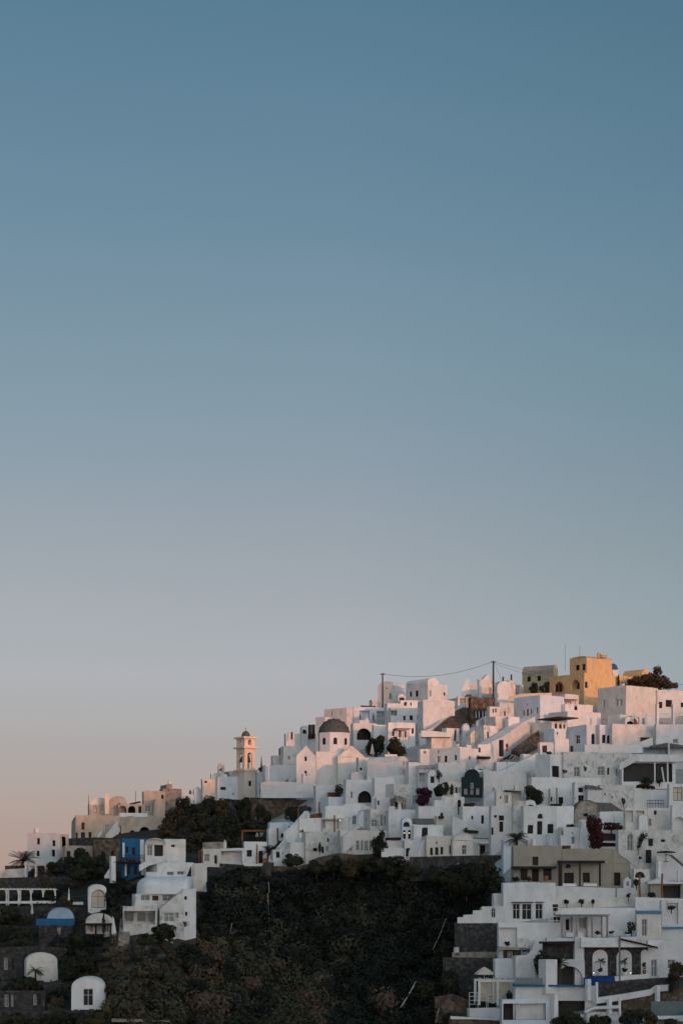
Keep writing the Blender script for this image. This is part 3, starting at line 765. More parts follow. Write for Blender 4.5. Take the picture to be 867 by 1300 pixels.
# ochre mansion
i=H('ochre yellow mansion with two arched loggias on the hilltop',697,741,781,854,890,a=36,mat='ochre',cat='mansion',
  wins=[('L',709,871.5,11.5,12,'o',1),('L',730,869,12,12.5,'o',1),('L',702.8,857,2.6,7,'d'),('R',743.8,869.3,3.4,8,'d')])
m=i['root']
block(m,723,744,776.5,834.5,858,a=36,D=i['D']+.5,mat='ochre',name='upper_storey',down=.2,roof='vl',rise=1.8,wins=[('L',732.6,847.6,5,7,'d'),('L',740.3,847,4,8,'d')])
bm=bmesh.new()
for x,y0 in ((717,818),(735.5,820)): p=P(x,852,i['D']+5); tube(bm,[p,P(x,y0,i['D']+5)],.035,n=4)
part('antenna',bm,'metal',m)
bm=bmesh.new(); c=P(760,834,i['D']+3); box(bm,c+Vector((0,0,.3)),(.8,.8,.9)); box(bm,c+Vector((.9,0,.15)),(1.4,.8,.5)); part('roof_box',bm,'pale_yellow',m)
for x,y in ((709,872),(730,871)):
    for dx in (-2.3,2.3):
        bm=bmesh.new(); p=P(x+dx,y+1.6,i['D']+4.2); box(bm,p,(.75,.12,1.55),R_(-54)); part('window',bm,'dark_wood',m)
house('pale yellow house with long grey barrel roof left of the ochre mansion',662.5,702,708,855,882,a=58,mat='pale_yellow',roof='vr',rise=11,rmat='tan_plaster',dD=6,
  wins=[('L',671,862,4.5,6.5,'d'),('L',683.5,861,4.5,6.5,'d'),('R',702.9,852,1.6,5,'d')])
house('small grey white utility hut with two flue pipes by the tall pole',628,646,654,864,886,mat='old_whitewash',dD=4)
house('low grey hut left of the pale yellow house',647,660,664,869,884,mat='old_whitewash',dD=4)
for x,y0,y1 in ((638.3,860,866),(648.8,857,872)): chimney('thin dark flue pipe on the %s grey hut'%('wider' if x<640 else 'lower'),x,y0,y1,1.4,'black_metal',D=Dt(640,886)+6)
wallrun('peach coloured terrace wall below the pale yellow house',[(645,884),(664,880.5),(700,879.5)],yb=890,thick=.5,mat='peach')
for k,(x,w) in enumerate(((677,14),(690,13),(697,8))):
    shrub(['dark bush under the pale yellow house windows','dark bush between pale yellow house and ochre mansion','narrow dark bush touching the ochre mansion corner'][k],x,867-k,881,w,D=Dt(690,884)+1)
# big pink lit house and neighbours
house('tall white house with large blank pink lit front wall below the peach terrace',652,685.4,716,882,914,a=38,
  wins=[('L',664.4,905,2.2,7,'d'),('L',669.2,904.5,2.8,9,'d'),('L',674,903,2,7,'d'),('L',681.4,902,2.2,7.5,'d'),('L',669,894.5,1.8,4,'d')])
house('white upper annex with flat shade roof right of the blank pink wall',700,716.5,734,881,899,a=34,dD=1.5)
pergola('grey flat shade roof on the white annex terrace',718,731.5,887.5,893,dep=2.5,mat='metal',roofmat='grey_roof',D=Dt(725,899)+.6,a=20,post=.1)
house('white house with one small dark window and curved rear wall under the mansion',712,717,752,893.5,908,a=28,wins=[('R',730.7,898.6,4,6.5,'d')])
house('white house with long pink lit parapet below the annex',696,720,762,902.5,922,a=30)
i=house('small white porch house with dark pillars under a brown awning',678,700,719,916,938,a=33,wins=[('R',705.6,920.5,3.2,9,'d'),('R',711,920.5,3.2,9,'d'),('R',715.8,920.5,2.6,9,'d')])
bm=bmesh.new(); box(bm,i['T']+i['r']*i['w']*.4+Vector((0,0,.55)),(i['w']*1.25,6.5,.22),R_(33)); part('awning',bm,'brown_wood',i['root'])
house('peach lit garden room left of the dark pillared porch',676,679,699,917.5,931,a=30,mat='peach',dD=-.6)
house('small white cube beneath the dark pillared porch',690,703,718,925,944,a=30,dD=-.8,wins=[('R',707,931,2,3,'d')])
# stepped row with round door
house('white house with one arched door in a pink lit wall',720,744,760.4,920,947,a=33,wins=[('L',732.6,938.7,6,11,'w'),('R',752.4,938,4.6,13.5,'d',1)])
house('white house with twin dark doors beside the arched door house',757,760.6,776,920,947,a=18,dD=.8,wins=[('R',766,938,4.4,10.5,'d'),('R',771.6,938.5,3.4,10,'d')])
i=house('wide white house with curved shadow and brown slatted gate',774,776.5,832,919,948,a=14,wins=[('R',818.5,940.5,12.5,9,'R')])
house('white house with grey window at the right edge under a balustrade terrace',830,832.5,905,919,948,a=12,dD=-1,wins=[('R',857,941,6.5,6,'s')])
D=Dt(850,948)+3.0
for k,x in enumerate((833.6,854,878)): chimney(['white pillar left of the balustrade lit pink','white pillar in the middle of the balustrade','white pillar right of the balustrade past the edge'][k],x,895,921,3.4,D=D,name='pillar')
railing('white baluster parapet between the terrace pillars',[(835,917,D),(880,916,D)],11,bars=.45,mat='whitewash')
# big white house at top right
i=house('large white house with shuttered left wall below the dark hilltop tree',758,794,835,870,907,a=37,
  wins=[('L',766,893,3.2,9.5,'s'),('L',783,892,3.4,8.5,'s'),('L',788,892,3.6,8.5,'s')])
house('long white house with dark windows joined right of the shuttered house',828,834,900,875.5,907,a=20,dD=4.5,wins=[('R',848.5,893,8,9,'d'),('R',838,895,4.5,8,'d'),('R',866,895,5,6,'d')])
house('low white vault with dark arched opening and terracotta cheek',789,793,809.8,914.5,925,a=12,roof='vr',rise=5.5,wins=[('R',799.5,914.2,9,11.5,'k',1)],dD=-.5)
bm=bmesh.new()
wallrun('terracotta cheek wall beside the dark vault opening',[(804.5,911),(807.5,914),(809.5,919)],D=Dt(800,925)-.9,yb=925,thick=.4,mat='terracotta')
house('white house with narrow arched grey door under the balustrade',809,811,832,909.5,925,a=10,dD=.5,wins=[('R',816.2,915.4,3.6,9,'s',1)])
house('white rooftop cube with small arch left of the dark vault',771,786.5,794,907,924,dD=1)
# behind the tree
house('yellow rooftop house peeking over the dark hilltop tree',790,814,826,857,876,a=48,mat='ochre',roof='vr',rise=7.5,dD=14)
house('low ochre outbuilding right of the ochre mansion',781,786,806,858,880,mat='ochre',a=30,dD=12)
i=house('white chapel drum with pointed blue dome behind the ochre mansion',774.5,777,784.5,850,868,mat='whitewash',dD=15,a=20)
dome_on(i['root'],778.5,850,841.5,13,'dome_blue',i['D'])
cypress('thin dark cypress at the right corner of the ochre mansion',784.6,856,876,3.4,D=Dt(780,880)+4)
def hilltree():
    D=Dt(830,880)+9; b=P(828,884,D); t=thing('hilltop_tree','spreading dark tree on the hilltop behind the large white house','tree',b); rng=random.Random(5)
    bm=bmesh.new()
    for x,y,w,h,n in ((800,868,19,11,520),(812,864,20,14,620),(822,862,18,15,560),(833.5,856,13,19,520),(842,864,16,14,480),(852,869,15,9,340),(828,870,30,8,520),(857,872,8,6,120),(805,873,26,8,700),(836,872,26,10,700),(815,868,22,10,600),(827,866,22,12,600),(838,864,20,12,560),(848,872,18,8,420)):
        c=P(x,y,D+rng.uniform(-2,2)); crown(bm,c,w/2/F*D,w/2/F*D,h/2/F*D,n,.22,rng,8)
    part('crown',bm,'leaf_warm',t)
    bm=bmesh.new(); tube(bm,[b-Vector((0,0,.5)),P(829,872,D),P(833,862,D),P(834,850,D)],.3,.06)
    for x,y in ((806,864),(815,862),(846,863),(853,868)): tube(bm,[P(829,876,D),P((829+x)/2,y+4,D),P(x,y,D)],.18,.04)
    part('trunk',bm,'bark',t)
hilltree()
# =================================================================== TOP CENTRE
i=house('white barrel roofed house lit pink on the crest beside the short pole',515,543,568,868.5,892,a=38,roof='vr',rise=0.1,
  wins=[('L',521,881,3.4,7.5,'d'),('L',528.7,880.5,4,8,'d'),('R',546.3,880.6,3,8,'s'),('R',564,881,2.2,4,'d')])
block(i['root'],515,543,557,866,872,a=38,D=i['D']+.02,roof='vr',rise=5.2,name='vaulted_storey',down=.5,wins=[])
house('grey white barrel house on the crest behind the short pole',479.8,500.7,514,872,892,a=56,roof='vl',rise=7,dD=7,
  wins=[('L',494.7,884,4.5,7.5,'s'),('L',491.8,873.2,1.8,2.6,'d')])
house('cream lit curved terrace house under the pink barrel house',530,537,577,890,924,a=25,mat='whitewash',roof='vr',rise=2,dD=-1)
i=house('white house with a row of three small dark windows under the crest',492,496,538,898,918,a=14,dD=-1,wins=[('R',513.4,911.4,3,6,'d'),('R',522,911,4,6.4,'d'),('R',531,910.4,3.4,6,'d'),('R',500,905,8,7,'o')])
house('white lower storey house under grey porch canopy with four dark windows',490,492.5,527,917,946,a=14,dD=-2,wins=[('R',499.2,931,3.2,7,'d'),('R',507.5,932,3.6,8,'d'),('R',514.5,932,3.2,8,'d'),('R',523.7,928,2.8,7,'d')])
pergola('grey porch canopy over the white lower storey',504,519,924.5,936,dep=2.4,mat='metal',roofmat='grey_roof',D=Dt(505,946)-4.5,a=12,post=.09)
house('white roof terrace box with small dome shapes left of the pink barrel house',503,508,535,889,905,a=16,dD=1,wins=[('R',514,893.6,4,5,'d'),('R',521.5,894,2,4,'d')])
i=house('little white apse block with black vent on the crest terrace',503,505,515,883,893,a=20,dD=.5,wins=[('R',510,888.6,6.5,6,'k')]); dome_on(i['root'],508.5,883.2,880,9,'whitewash',i['D']+.3)
house('plain white connecting house between the crest and the row of three windows',488,491.5,512,893,912,a=14,dD=.5)
# large white house with loggias
i=house('wide white stepped house lit pink behind the slate dome',411,440,448,898.5,925,a=52,dD=5,wins=[('L',421,906,2,6,'s'),('L',432,905,2,6,'s')])
house('low white wing stepping down at the left of the stepped house',401,413,420,910,930,a=50,dD=3)
i=house('white terrace house with two loggias and a baluster front',447,448.5,492,897.5,918,a=8,wins=[('R',462.5,908,13,11.5,'o'),('R',483,908,10,10.5,'o')],dD=2)
railing('white baluster railing along the loggia terrace',[(448,918.5,i['D']-.8),(487,918.5,i['D']-.2)],6.5,bars=.5)
for k,x in enumerate((457.2,474)): folded(['black folded parasol in the left loggia','black folded parasol in the right loggia'][k],x,904,918,2.6,'black_canvas',D=i['D']+.5)
wallrun('brown slab canopy on the loggia house roof',[(458,895.5),(477,896.5)],D=i['D']+4,yb=897.6,thick=3,mat='brown_wood',name='roof_canopy',cat='canopy')
chimney('pale water tank on the loggia house roof',474,889,897.5,8,'old_whitewash',D=i['D']+5,cap=False,name='water_tank')
house('white house with one wide dark vaulted arch under the loggia terrace',445,448.5,478,918,944,a=10,dD=0,wins=[('R',462,932,18,15,'k',1)])
house('white cube with stair fin right of the wide vaulted arch',472,474,492,920,946,a=12,dD=-1)
# shrubs above white vault terrace
shrub('round black green shrub above the pink folded parasol',477,931,962,28,D=Dt(480,958),n=2000)
shrub('low spreading dark hedge right of the pink folded parasol',504,936,961,30,D=Dt(505,958),n=1700)
folded('large cream folded parasol lit pink on the terrace',472.5,944.5,962,6.5,'canvas',D=Dt(472,962)-1)
# stone slope, dark building
def slope(label,pts,mat,name='stone_embankment',cat='embankment',thick=1.0):
    bm=bmesh.new(); pv=[P(x,y,d) for x,y,d in pts]; f=[bm.verts.new(p) for p in pv]; g=[bm.verts.new(p+Vector((0,thick,-thick*.6))) for p in pv]
    bm.faces.new(f); bm.faces.new(g); n=len(f)
    for k in range(n): bm.faces.new((f[k],f[(k+1)%n],g[(k+1)%n],g[k]))
    return solo(name,label,cat,bm,mat,pv[0])
Dk=Dt(575,925)
slope('brown stone embankment rising to the dark stone building',[(549,928,Dk-1),(578,903,Dk+10),(588,897.5,Dk+14),(600,899,Dk+14.5),(604,914,Dk+9),(592,924,Dk+2),(572,930,Dk-1)],'brown_stone')
wallrun('white sloping stair parapet along the brown embankment',[(533,931,Dk-1),(550,923.5,Dk+1),(575,904,Dk+10),(590,892,Dk+15)],hm=2.2,thick=.5,down=2)
i=house('dark brown stone house with open lower porch under the tall pole',594,597,628,885,916,a=12,mat='brown_stone',dD=5,wins=[('R',609.5,907,16,9,'k')])
bm=bmesh.new()
for x in (604,608,612.5,616): 
    p=P(x,911.5,i['D']+.6); tube(bm,[p,P(x,903,i['D']+.6)],.12)
part('porch_post',bm,'whitewash',i['root'])
pergola('brown timber door frame beside the dark stone house',592.5,597.5,881,899,dep=2,mat='brown_wood',D=i['D']-1,np_=1,slats=3)
house('white porch with a tall pale glazed door at the head of the embankment',579,581,594,884,903,a=12,dD=9,wins=[('R',587.3,891.5,7.5,14,'s')])
i=house('white house behind the dark stone house with fin gable walls',589,594,628,868,890,a=14,dD=16,wins=[('R',621.8,877,3.6,8.5,'c')])
wallrun('tall white wedge fin beside the dark stone house',[(586,877),(590,866),(592.5,862),(595,862),(596,878)],D=i['D']-3,yb=890,thick=.6)
house('white pitched gable end lit pink just left of the tall pole',608,611,625.5,864,884,a=12,roof='gr',rise=7.5,dD=14)
chimney('square white lit pillar left of the pitched gable',608.3,863.5,884,4,D=i['D']-3.5,name='pillar')
house('white barrel house in shade right of the tall pole',627,631,650,873,893,a=22,roof='vr',rise=8,dD=8,wins=[('R',631.5,883,1.6,6,'d')])
# poles and cables
def pole(label,x,y0,y1,D,w=.16):
    b=P(x,y1,D); t=thing('utility_pole',label,'utility pole',b); bm=bmesh.new(); tube(bm,[b-Vector((0,0,1)),P(x,y0,D)],w,w*.75,8); part('mast',bm,'dark_wood',t)
    bm=bmesh.new(); c=P(x,y0+1.6,D); box(bm,c,(1.0,.12,.12)); 
    for dx in (-.4,.4): tube(bm,[c+Vector((dx,0,0)),c+Vector((dx,0,.28))],.05)
    part('crossarm',bm,'dark_wood',t); return P(x,y0+.8,D)
Dp1,Dp2=Dt(500,892)+3,Dt(626,884)+4
A=pole('short dark utility pole behind the grey barrel house',485.6,854.5,892,Dp1,.17); B=pole('tall dark utility pole above the dark stone house',626,839,886,Dp2,.2)
def cable(label,a,b,sag,r=.032):
    bm=bmesh.new(); pts=[a.lerp(b,k/24)-Vector((0,0,sag*4*(k/24)*(1-k/24))) for k in range(25)]; tube(bm,pts,r,n=4); solo('power_cable',label,'cable',bm,'black_metal',a)
cable('sagging power cable strung between the two utility poles',A,B,1.6)
cable('power cable running right from the tall pole past the ochre mansion',B,P(905,866,Dp2-6),2.2,.026)
cable('second finer cable leaving the tall pole to the right',B-Vector((0,0,.3)),P(905,872,Dp2-3),3.0,.02)
cable('stay wire from the tall pole top down to the utility hut',B,P(638,866,Dp2+1),.1,.02)
# terraces right of dark house
house('white house row under the utility huts with one small window',628,634,652,891,916,a=30,wins=[('R',640.5,906,2.2,6,'d')])
house('white block with square pink lit face above the stair parapet',619,629,644,909.5,940,a=34)
house('narrow white block in shade joining the pink square block',641,645,659,910,940,a=34,dD=.8)
house('small white house with twin slit windows right of the dark stone house',617,621,634,897,922,a=24,wins=[('R',625.6,902.5,2,5,'d'),('R',629,902,2,5,'d')])
wallrun('white sloping parapet lit pink descending from the slit window house',[(608,915,Dt(610,918)),(620,908.5,Dt(610,918)+4),(634,899,Dt(610,918)+9)],hm=3,thick=.6,down=2)
Ds=Dt(650,952)
wallrun('long broad white stair parapet lit pink climbing to the peach garden room',[(620,944,Ds-2),(640,934,Ds+2),(663,917.5,Ds+8),(679,909.5,Ds+12)],hm=2.6,thick=2.4,down=1.5)
slope('dark lava stone bank below the long lit stair parapet',[(649,952,Ds-1.5),(668,938,Ds+3.5),(684,926.5,Ds+7),(685,944,Ds+3),(662,957,Ds-2)],'brown_stone')
chimney('dark standing stove by the foot of the lava stone bank',636,939.5,953,4.2,'green_black',D=Ds-4,cap=False,name='stove')
pot('terracotta urn beside the dark standing stove',643.5,944.5,954,4.5,'terracotta','leaf_dry',D=Ds-4)
house('white house with lit gable and tiny window left of the brown gate',590,597,614,932,952,a=30,roof='gr',rise=9,wins=[('R',604,931,1.8,3,'d')])
house('white house in shade with brown plank gate',603,614,632,921,952,a=35,wins=[('R',619.3,933,2.4,8,'d'),('R',623,941,9.5,8,'R')])
house('white cylinder fronted shed with half dome lit pink',585,587,596,926,946,a=15,roof='vr',rise=7,dD=1)
house('slim white pylon house with one tall dark door',561,566,583,924,948,a=28,wins=[('R',577.4,933,2.8,15.5,'d')])
i=house('white house with pink lit balcony front and projecting ledge',541,547.5,576,936.5,952,a=22,dD=-1)
wallrun('projecting white ledge lit pink above the balcony front',[(534.5,927.5),(550,928),(572,930.5)],D=i['D']-.7,yb=935.5,thick=3.5,name='balcony_wall')
# =================================================================== DOMED CHURCH
Dc=Dt(425,985)
i=house('white church with a grey slate dome and two pitched gables',376.5,400,401.5,960,1002,D=Dc-3,a=82,dep=3,roof='gl',rise=12.5,cat='church',name='domed_church',
   wins=[('L',388.3,962.5,3,7,'d'),('L',388,981.5,3,6.5,'d')])
ch=i['root']
block(ch,399,401,432,955,1002,a=8,D=Dc-1,dep=9,name='nave',roof='sr',rise=0.2,par=.1)
block(ch,427,429,463,961,1000,a=8,D=Dc-2.2,dep=8,name='transept',roof='gr',rise=14,wins=[])
c=P(424,932,Dc+4.5); k=(Dc+4.5)/F
bm=bmesh.new(); lathe(bm,c,[(20.6*k,-30*k),(20.6*k,-.6*k),(21.2*k,-.6*k),(21.2*k,.9*k),(18.5*k,.9*k)],8,a0=R_(-22.5+8),a1=R_(337.5+8)); part('drum',bm,'whitewash',ch)
for ang in (-90-37,-90+8,-90+53):
    a=R_(ang-8+8-8+5); d=Vector((math.cos(a),math.sin(a),0)); s=Vector((-d.y,d.x,0)); o=c+d*20.6*k*math.cos(R_(22.5))*1.004
    bm=bmesh.new(); n=8; w=.26; pts=[(-w,-14.4*k),(w,-14.4*k)]+[(w*math.cos(math.pi*j/n),-8.2*k+.3*math.sin(math.pi*j/n)) for j in range(n+1)]
    f=[bm.verts.new(o+s*u+Vector((0,0,v))+d*.06) for u,v in pts]; bm.faces.new(f); g=[bm.verts.new(o+s*u*1.35+Vector((0,0,v*1.0+.06*(v>-10*k)))+d*.03) for u,v in pts]; bm.faces.new(g)
    part('window',bm,'glass',ch)
bm=bmesh.new(); lathe(bm,c,dome_prof(19.8*k,18.3*k,10,.9*k),28); part('dome',bm,'dome_slate',ch,smooth=True)
bm=bmesh.new()
for ang in range(0,360,30):
    for e,t in ((.25,1),(.55,.8),(.8,.5)):
        a=R_(ang+7*e*10); rr=19.8*k*math.cos(e*1.5); z=.9*k+18.3*k*math.sin(e*1.5); box(bm,c+Vector((rr*math.cos(a),rr*math.sin(a),z)),(.18,.18,.3),a)
part('spolia',bm,'lava_stone',ch)
bm=bmesh.new(); p=c+Vector((0,0,19*k)); tube(bm,[p-Vector((0,0,.15)),p+Vector((0,0,.3))],.22,.05); part('finial',bm,'dome_slate',ch)
house('white parish house with flat pink lit top left of the domed church',361,363,401,931,965,a=10,dD=9,wins=[])
house('white house in shade stepping down left of the church gable',356,360,379,947,998,a=14,dD=4,wins=[('R',367,962,3,5,'s')])
house('white low annex with roof terrace left of the shaded house',344,346.5,361,959,998,a=12,dD=3)
chimney('square brown stone chimney on the low annex',357.5,950,963,5.4,'brown_stone',D=Dt(350,998)+5,cap=False)
i=house('little white rooftop pavilion with round arch beside the slate dome',381,383,391,925,936,a=14,roof='vr',rise=3.5,dD=11,wins=[('R',386.5,929,5,6,'k',1)])
for k,x in enumerate((393.5,398)): chimney(['black water drum on the parish house roof nearer the pavilion','black water drum on the parish house roof nearer the dome'][k],x,920,931.5,3.2,'black_metal',D=Dt(380,965)+11,cap=False,name='water_drum')
chimney('small dark vent stub at the left edge of the parish roof',370.5,929.5,932.5,1.8,'black_metal',D=Dt(380,965)+9.5,cap=False,name='vent')
Db=Dt(385,1014)-4
wallrun('long white boundary wall on the cliff edge below the church',[(331,993.5,Db+1.5),(345,992,Db+1),(372,993,Db+.4),(395,995,Db),(411,996.5,Db)],yb=1013,thick=.6,down=0)
house('white courtyard house with slanted roof shadow behind the boundary wall',333,336.5,377,971,1008,a=10,D=Dt(355,1005))
wallrun('grey slanting buttress in the church courtyard',[(357,997),(364,989),(366,989),(367,997)],D=Dt(355,1005)-.9,yb=999,thick=.3,mat='tan_plaster',name='buttress')
house('white terrace house with flower wall in front of the church nave',398,401,437,997,1022,a=12,D=Dt(415,1018))
chimney('narrow white gate pier below the church gable',385.5,983,997,4,D=Dt(385,1013)-2.5,name='gate_pier')
# =================================================================== BELL TOWER
D=Dt(311,1012)
i=house('peach bell tower with two arched tiers and a small grey dome',299.5,310.5,325,978.5,1013,D=D,a=34,mat='cream_pink',cat='bell tower',name='bell_tower',wins=[('R',317.6,994.7,3.6,6.6,'d')])
bt=i['root']; C,r,l,w,d=i['C'],i['r'],i['l'],i['w'],i['d']; k=D/F
def tier(zb,zt,inset,aw,az0,az1,name):
    bm=bmesh.new()
    B=C+r*inset*w+l*inset*d; W,Dp=w*(1-2*inset),d*(1-2*inset); B=Vector((B.x,B.y,zb)); Hh=zt-zb
    for O,U,L_,N_ in ((B,r,W,l),(B,l,Dp,r),(B+l*Dp,r,W,-l),(B+r*W,l,Dp,-r)):
        u=L_*.5; hw=aw*L_/2
        face(bm,O,U,L_,Hh,N_,[dict(u0=u-hw,u1=u+hw,v0=az0*Hh,v1=az1*Hh,dp=.3,kind='x',arch=1)])
    q(bm,B+Vector((0,0,Hh)),B+r*W+Vector((0,0,Hh)),B+r*W+l*Dp+Vector((0,0,Hh)),B+l*Dp+Vector((0,0,Hh)))
    q(bm,B,B+r*W,B+r*W+l*Dp,B+l*Dp)
    part(name,bm,'peach',bt); return B,W,Dp
zz=lambda y: (YH-y)*k
def cornice(y0,y1,out,name='cornice'):
    bm=bmesh.new(); c=C+r*w/2+l*d/2; box(bm,Vector((c.x,c.y,(zz(y0)+zz(y1))/2)),(w+out*2,d+out*2,zz(y0)-zz(y1)),R_(34)); part(name,bm,'peach',bt)
cornice(976.5,978.7,.35)
tier(zz(976.5),zz(949.5),.04,.42,.05,.80,'belfry')
cornice(947.6,949.6,.38)
tier(zz(947.6),zz(937),.04,.28,.22,.86,'upper_belfry')
cornice(934.8,937.1,.30)
c=C+r*w/2+l*d/2; rad=5.5*k
bm=bmesh.new(); lathe(bm,Vector((c.x,c.y,zz(934.8))),dome_prof(rad,7.3*k,8,.8*k),18); part('dome',bm,'dome_slate',bt,smooth=True)
bm=bmesh.new(); z0=zz(926.8); p=Vector((c.x,c.y,z0)); tube(bm,[p,p+Vector((0,0,4.6*k))],.04,n=4); box(bm,p+Vector((0,0,3*k)),(.45,.05,.07)); part('cross',bm,'metal',bt)
for pos,nm in ((C+r*w*.5+l*d*.16,'bell'),(C+l*d*.5+r*w*.14,'bell')):
    bm=bmesh.new(); lathe(bm,Vector((pos.x,pos.y,zz(967))),[(.46,0),(.40,.12),(.28,.5),(.22,.95),(.10,1.12),(0,1.16)],12); tube(bm,[Vector((pos.x,pos.y,zz(967)+1.1)),Vector((pos.x,pos.y,zz(953.5)))],.06); part(nm,bm,'bronze',bt)
# church body left of the tower
house('white church hall joined left of the bell tower',274,276.5,303,985.5,1014,a=10,D=D+1.5,cat='church hall',wins=[('R',283.5,1001,6.5,3.8,'d'),('R',296,1008,2,3,'s')])
house('white stepped house with slit window at the left end of the church hall',255.5,257.5,276,988.5,1014,a=10,D=D+2,wins=[('R',261.8,989.5+3,3.2,2.8,'d')])
house('grey roof hut on the church hall beside the bell tower',289,291,301,979,990,a=10,D=D+5,mat='old_whitewash')
house('small grey roof hut in the middle of the church hall',282,283,289.5,980,990,a=10,D=D+4.5,mat='tan_plaster')
house('small white roof block at the left of the church hall',267,268.5,276,981.5,993,a=10,D=D+4)
i=house('white bell gable standing on the church hall roof',276.5,277.5,285,974.5,990,a=10,dep=.9,D=D+3,roof='vr',rise=5.2,name='bell_gable',cat='bell gable',wins=[('R',281,977,2.6,5,'s',1)])
house('white gatehouse with recessed grey door right of the bell tower',323,326,337,980,1012,a=10,D=D+2,wins=[('R',332,1001.5,4.4,15,'s')])
folded('black folded parasol on the gatehouse roof beside the bell tower',332,959,981,2.4,'black_canvas',D=D+4)
shrub('ragged dark shrub at the foot of the black folded parasol',331,973,981,11,D=D+5,n=260)
house('small white hut with pitched gable far left of the church hall',245,247,256,1003,1014,a=12,D=D+4,roof='gr',rise=3.4)

Dz=Dt(650,985)
wallrun('white sloping stair wall rising beside the lounger terrace',[(622,985,Dz-1),(640,977,Dz+1),(662,966,Dz+4),(683,955.5,Dz+7)],hm=1.6,thick=.5,down=1)
wallrun('white sloping garden wall below the cream parasol terrace',[(472,1012,Dt(490,1018)-2),(490,1003,Dt(490,1018)-1.5),(503,997,Dt(490,1018)-1)],hm=2.0,thick=.5,down=1)
wallrun('white raking stair wall right of the fanlight house',[(702,1051,Dt(712,1066)-.8),(712,1057,Dt(712,1066)-1.2),(722,1064,Dt(712,1066)-1.6)],hm=1.8,thick=.4,down=1)
wallrun('white raking stair wall under the balustrade terrace',[(796,948,Dt(800,950)-1.5),(812,942,Dt(800,950)-1),(828,936,Dt(800,950)-.6)],hm=1.6,thick=.4,down=1)
wallrun('white raking stair wall right of the dark green facade',[(614,1014,Dt(620,1016)-1.5),(625,1006,Dt(620,1016)-1),(634,999,Dt(620,1016)-.5)],hm=1.8,thick=.4,down=1)
# =================================================================== LEFT HEADLAND
D=Dt(100,1068)
i=house('large sand coloured mansion with arched loggia on the left headland',80,96.5,210,1035,1072,D=D,a=9,dep=9,mat='sand_plaster',cat='mansion',
  wins=[('R',106,1048.7,4,9,'R'),('R',97.6,1060.5,3.6,7.5,'d'),('R',105.8,1060.5,5,8,'d'),('R',114.6,1060,3.6,7.5,'d'),('R',168.6,1057.3,7,7,'k',1),('R',184,1056,13,13,'k',1),('R',136.5,1052.5,6,12,'s',1),('R',149.5,1054.5,9,11,'k')])
m=i['root']
block(m,112,114,161,1021.5,1036,a=9,D=D+6,dep=8,mat='sand_plaster',name='upper_storey',wins=[('R',121,1027.6,4,8,'d'),('R',130,1027.6,3,8,'B')],down=1)
block(m,112,114,137,1021,1030,a=9,D=D+6.2,dep=8,mat='old_whitewash',name='vaulted_room',roof='vr',rise=8,down=1)
block(m,138,140,161,1018,1034,a=9,D=D+6.6,dep=6,mat='sand_plaster',name='gabled_room',roof='vr',rise=6.5,down=1,wins=[('R',152,1022,4,5,'R',1)])
block(m,148,150,184,1021,1034,a=9,D=D+5.2,dep=6,mat='sand_plaster',name='loggia',down=1,wins=[('R',155.3,1028,10.5,10.5,'k',1),('R',167.6,1028,9.5,10.5,'k',1),('R',178,1028.5,3.8,9.5,'d')])
block(m,181,183,210,1004,1036,a=9,D=D+6,dep=9,mat='sand_plaster',name='tower_room',down=1,wins=[('R',188,1026.6,7,8,'s'),('R',206.5,1012,3.4,7,'d',1)])
block(m,194,195.5,210,1019,1038,a=9,D=D+3.0,dep=3,mat='sand_plaster',name='buttress',roof='vr',rise=5,down=1)
bm=bmesh.new(); p=P(136.2,1034,D+4.6); box(bm,P(136.2,1021,D+4.6),(5.6*D/F,5.6*D/F,26*D/F),.15); part('chimney',bm,'peach',m)
bm=bmesh.new(); box(bm,P(172,1019.5,D+9),(14*D/F,2,.2),.0,-.22); part('roof_slab',bm,'brown_wood',m)
for x,y0,y1 in ((172.5,1004,1020),(113,1010,1023)): 
    bm=bmesh.new(); tube(bm,[P(x,y1,D+9),P(x,y0,D+9)],.05,n=4); part('antenna',bm,'metal',m)
stairs('sand coloured outside staircase on the headland mansion',134,1066,152,1044,wid=1.8,n=12,D0=D-1.2,D1=D+2.0,mat='sand_plaster',parapet=.8)
house('grey stone turret with small dome on the ridge behind the mansion',203,207,231,1001,1022,a=22,D=D+12,mat='pale_stone')
i=house('small pale belfry block on top of the stone turret',210.5,212,219,995.5,1003,a=15,D=D+15,mat='pale_stone'); dome_on(i['root'],215.5,995.5,990.5,5.5,'old_whitewash',i['D'])
wallrun('white boundary wall on the ridge right of the stone turret',[(228,1006),(238,1008),(247,1009)],D=D+14,yb=1016,thick=.5)
i=house('plain white house with four small windows at the far left end',34.8,73,79,1057,1098,D=Dt(60,1094),a=66,dep=5,
  wins=[('L',49,1068,4,8,'d'),('L',68.7,1070.4,4,7.5,'d'),('L',68.2,1083,4.4,9,'d'),('L',48.6,1083.5,4,7,'d')])
dome_on(i['root'],46.5,1057.5,1050,7.5,'old_whitewash',i['D']+5)
house('narrow sand coloured gate house with arched door beside the plain white house',75,77,88,1059,1090,a=10,mat='sand_plaster',D=Dt(80,1085)+1,wins=[('R',81,1068.5,6,14,'k',1)])
wallrun('dark lava retaining wall below the headland mansion',[(84,1064.5),(120,1063),(152,1064)],D=Dt(118,1076)+1.5,yb=1080,thick=1.2,mat='lava_stone',name='retaining_wall',down=3)
house('brown stone ruin with one arched niche below the mansion',118,120,153,1066,1098,a=10,D=Dt(135,1094),mat='brown_stone',wins=[('R',131.3,1085,5.6,8,'d',1),('R',143,1083,3,5,'d')])
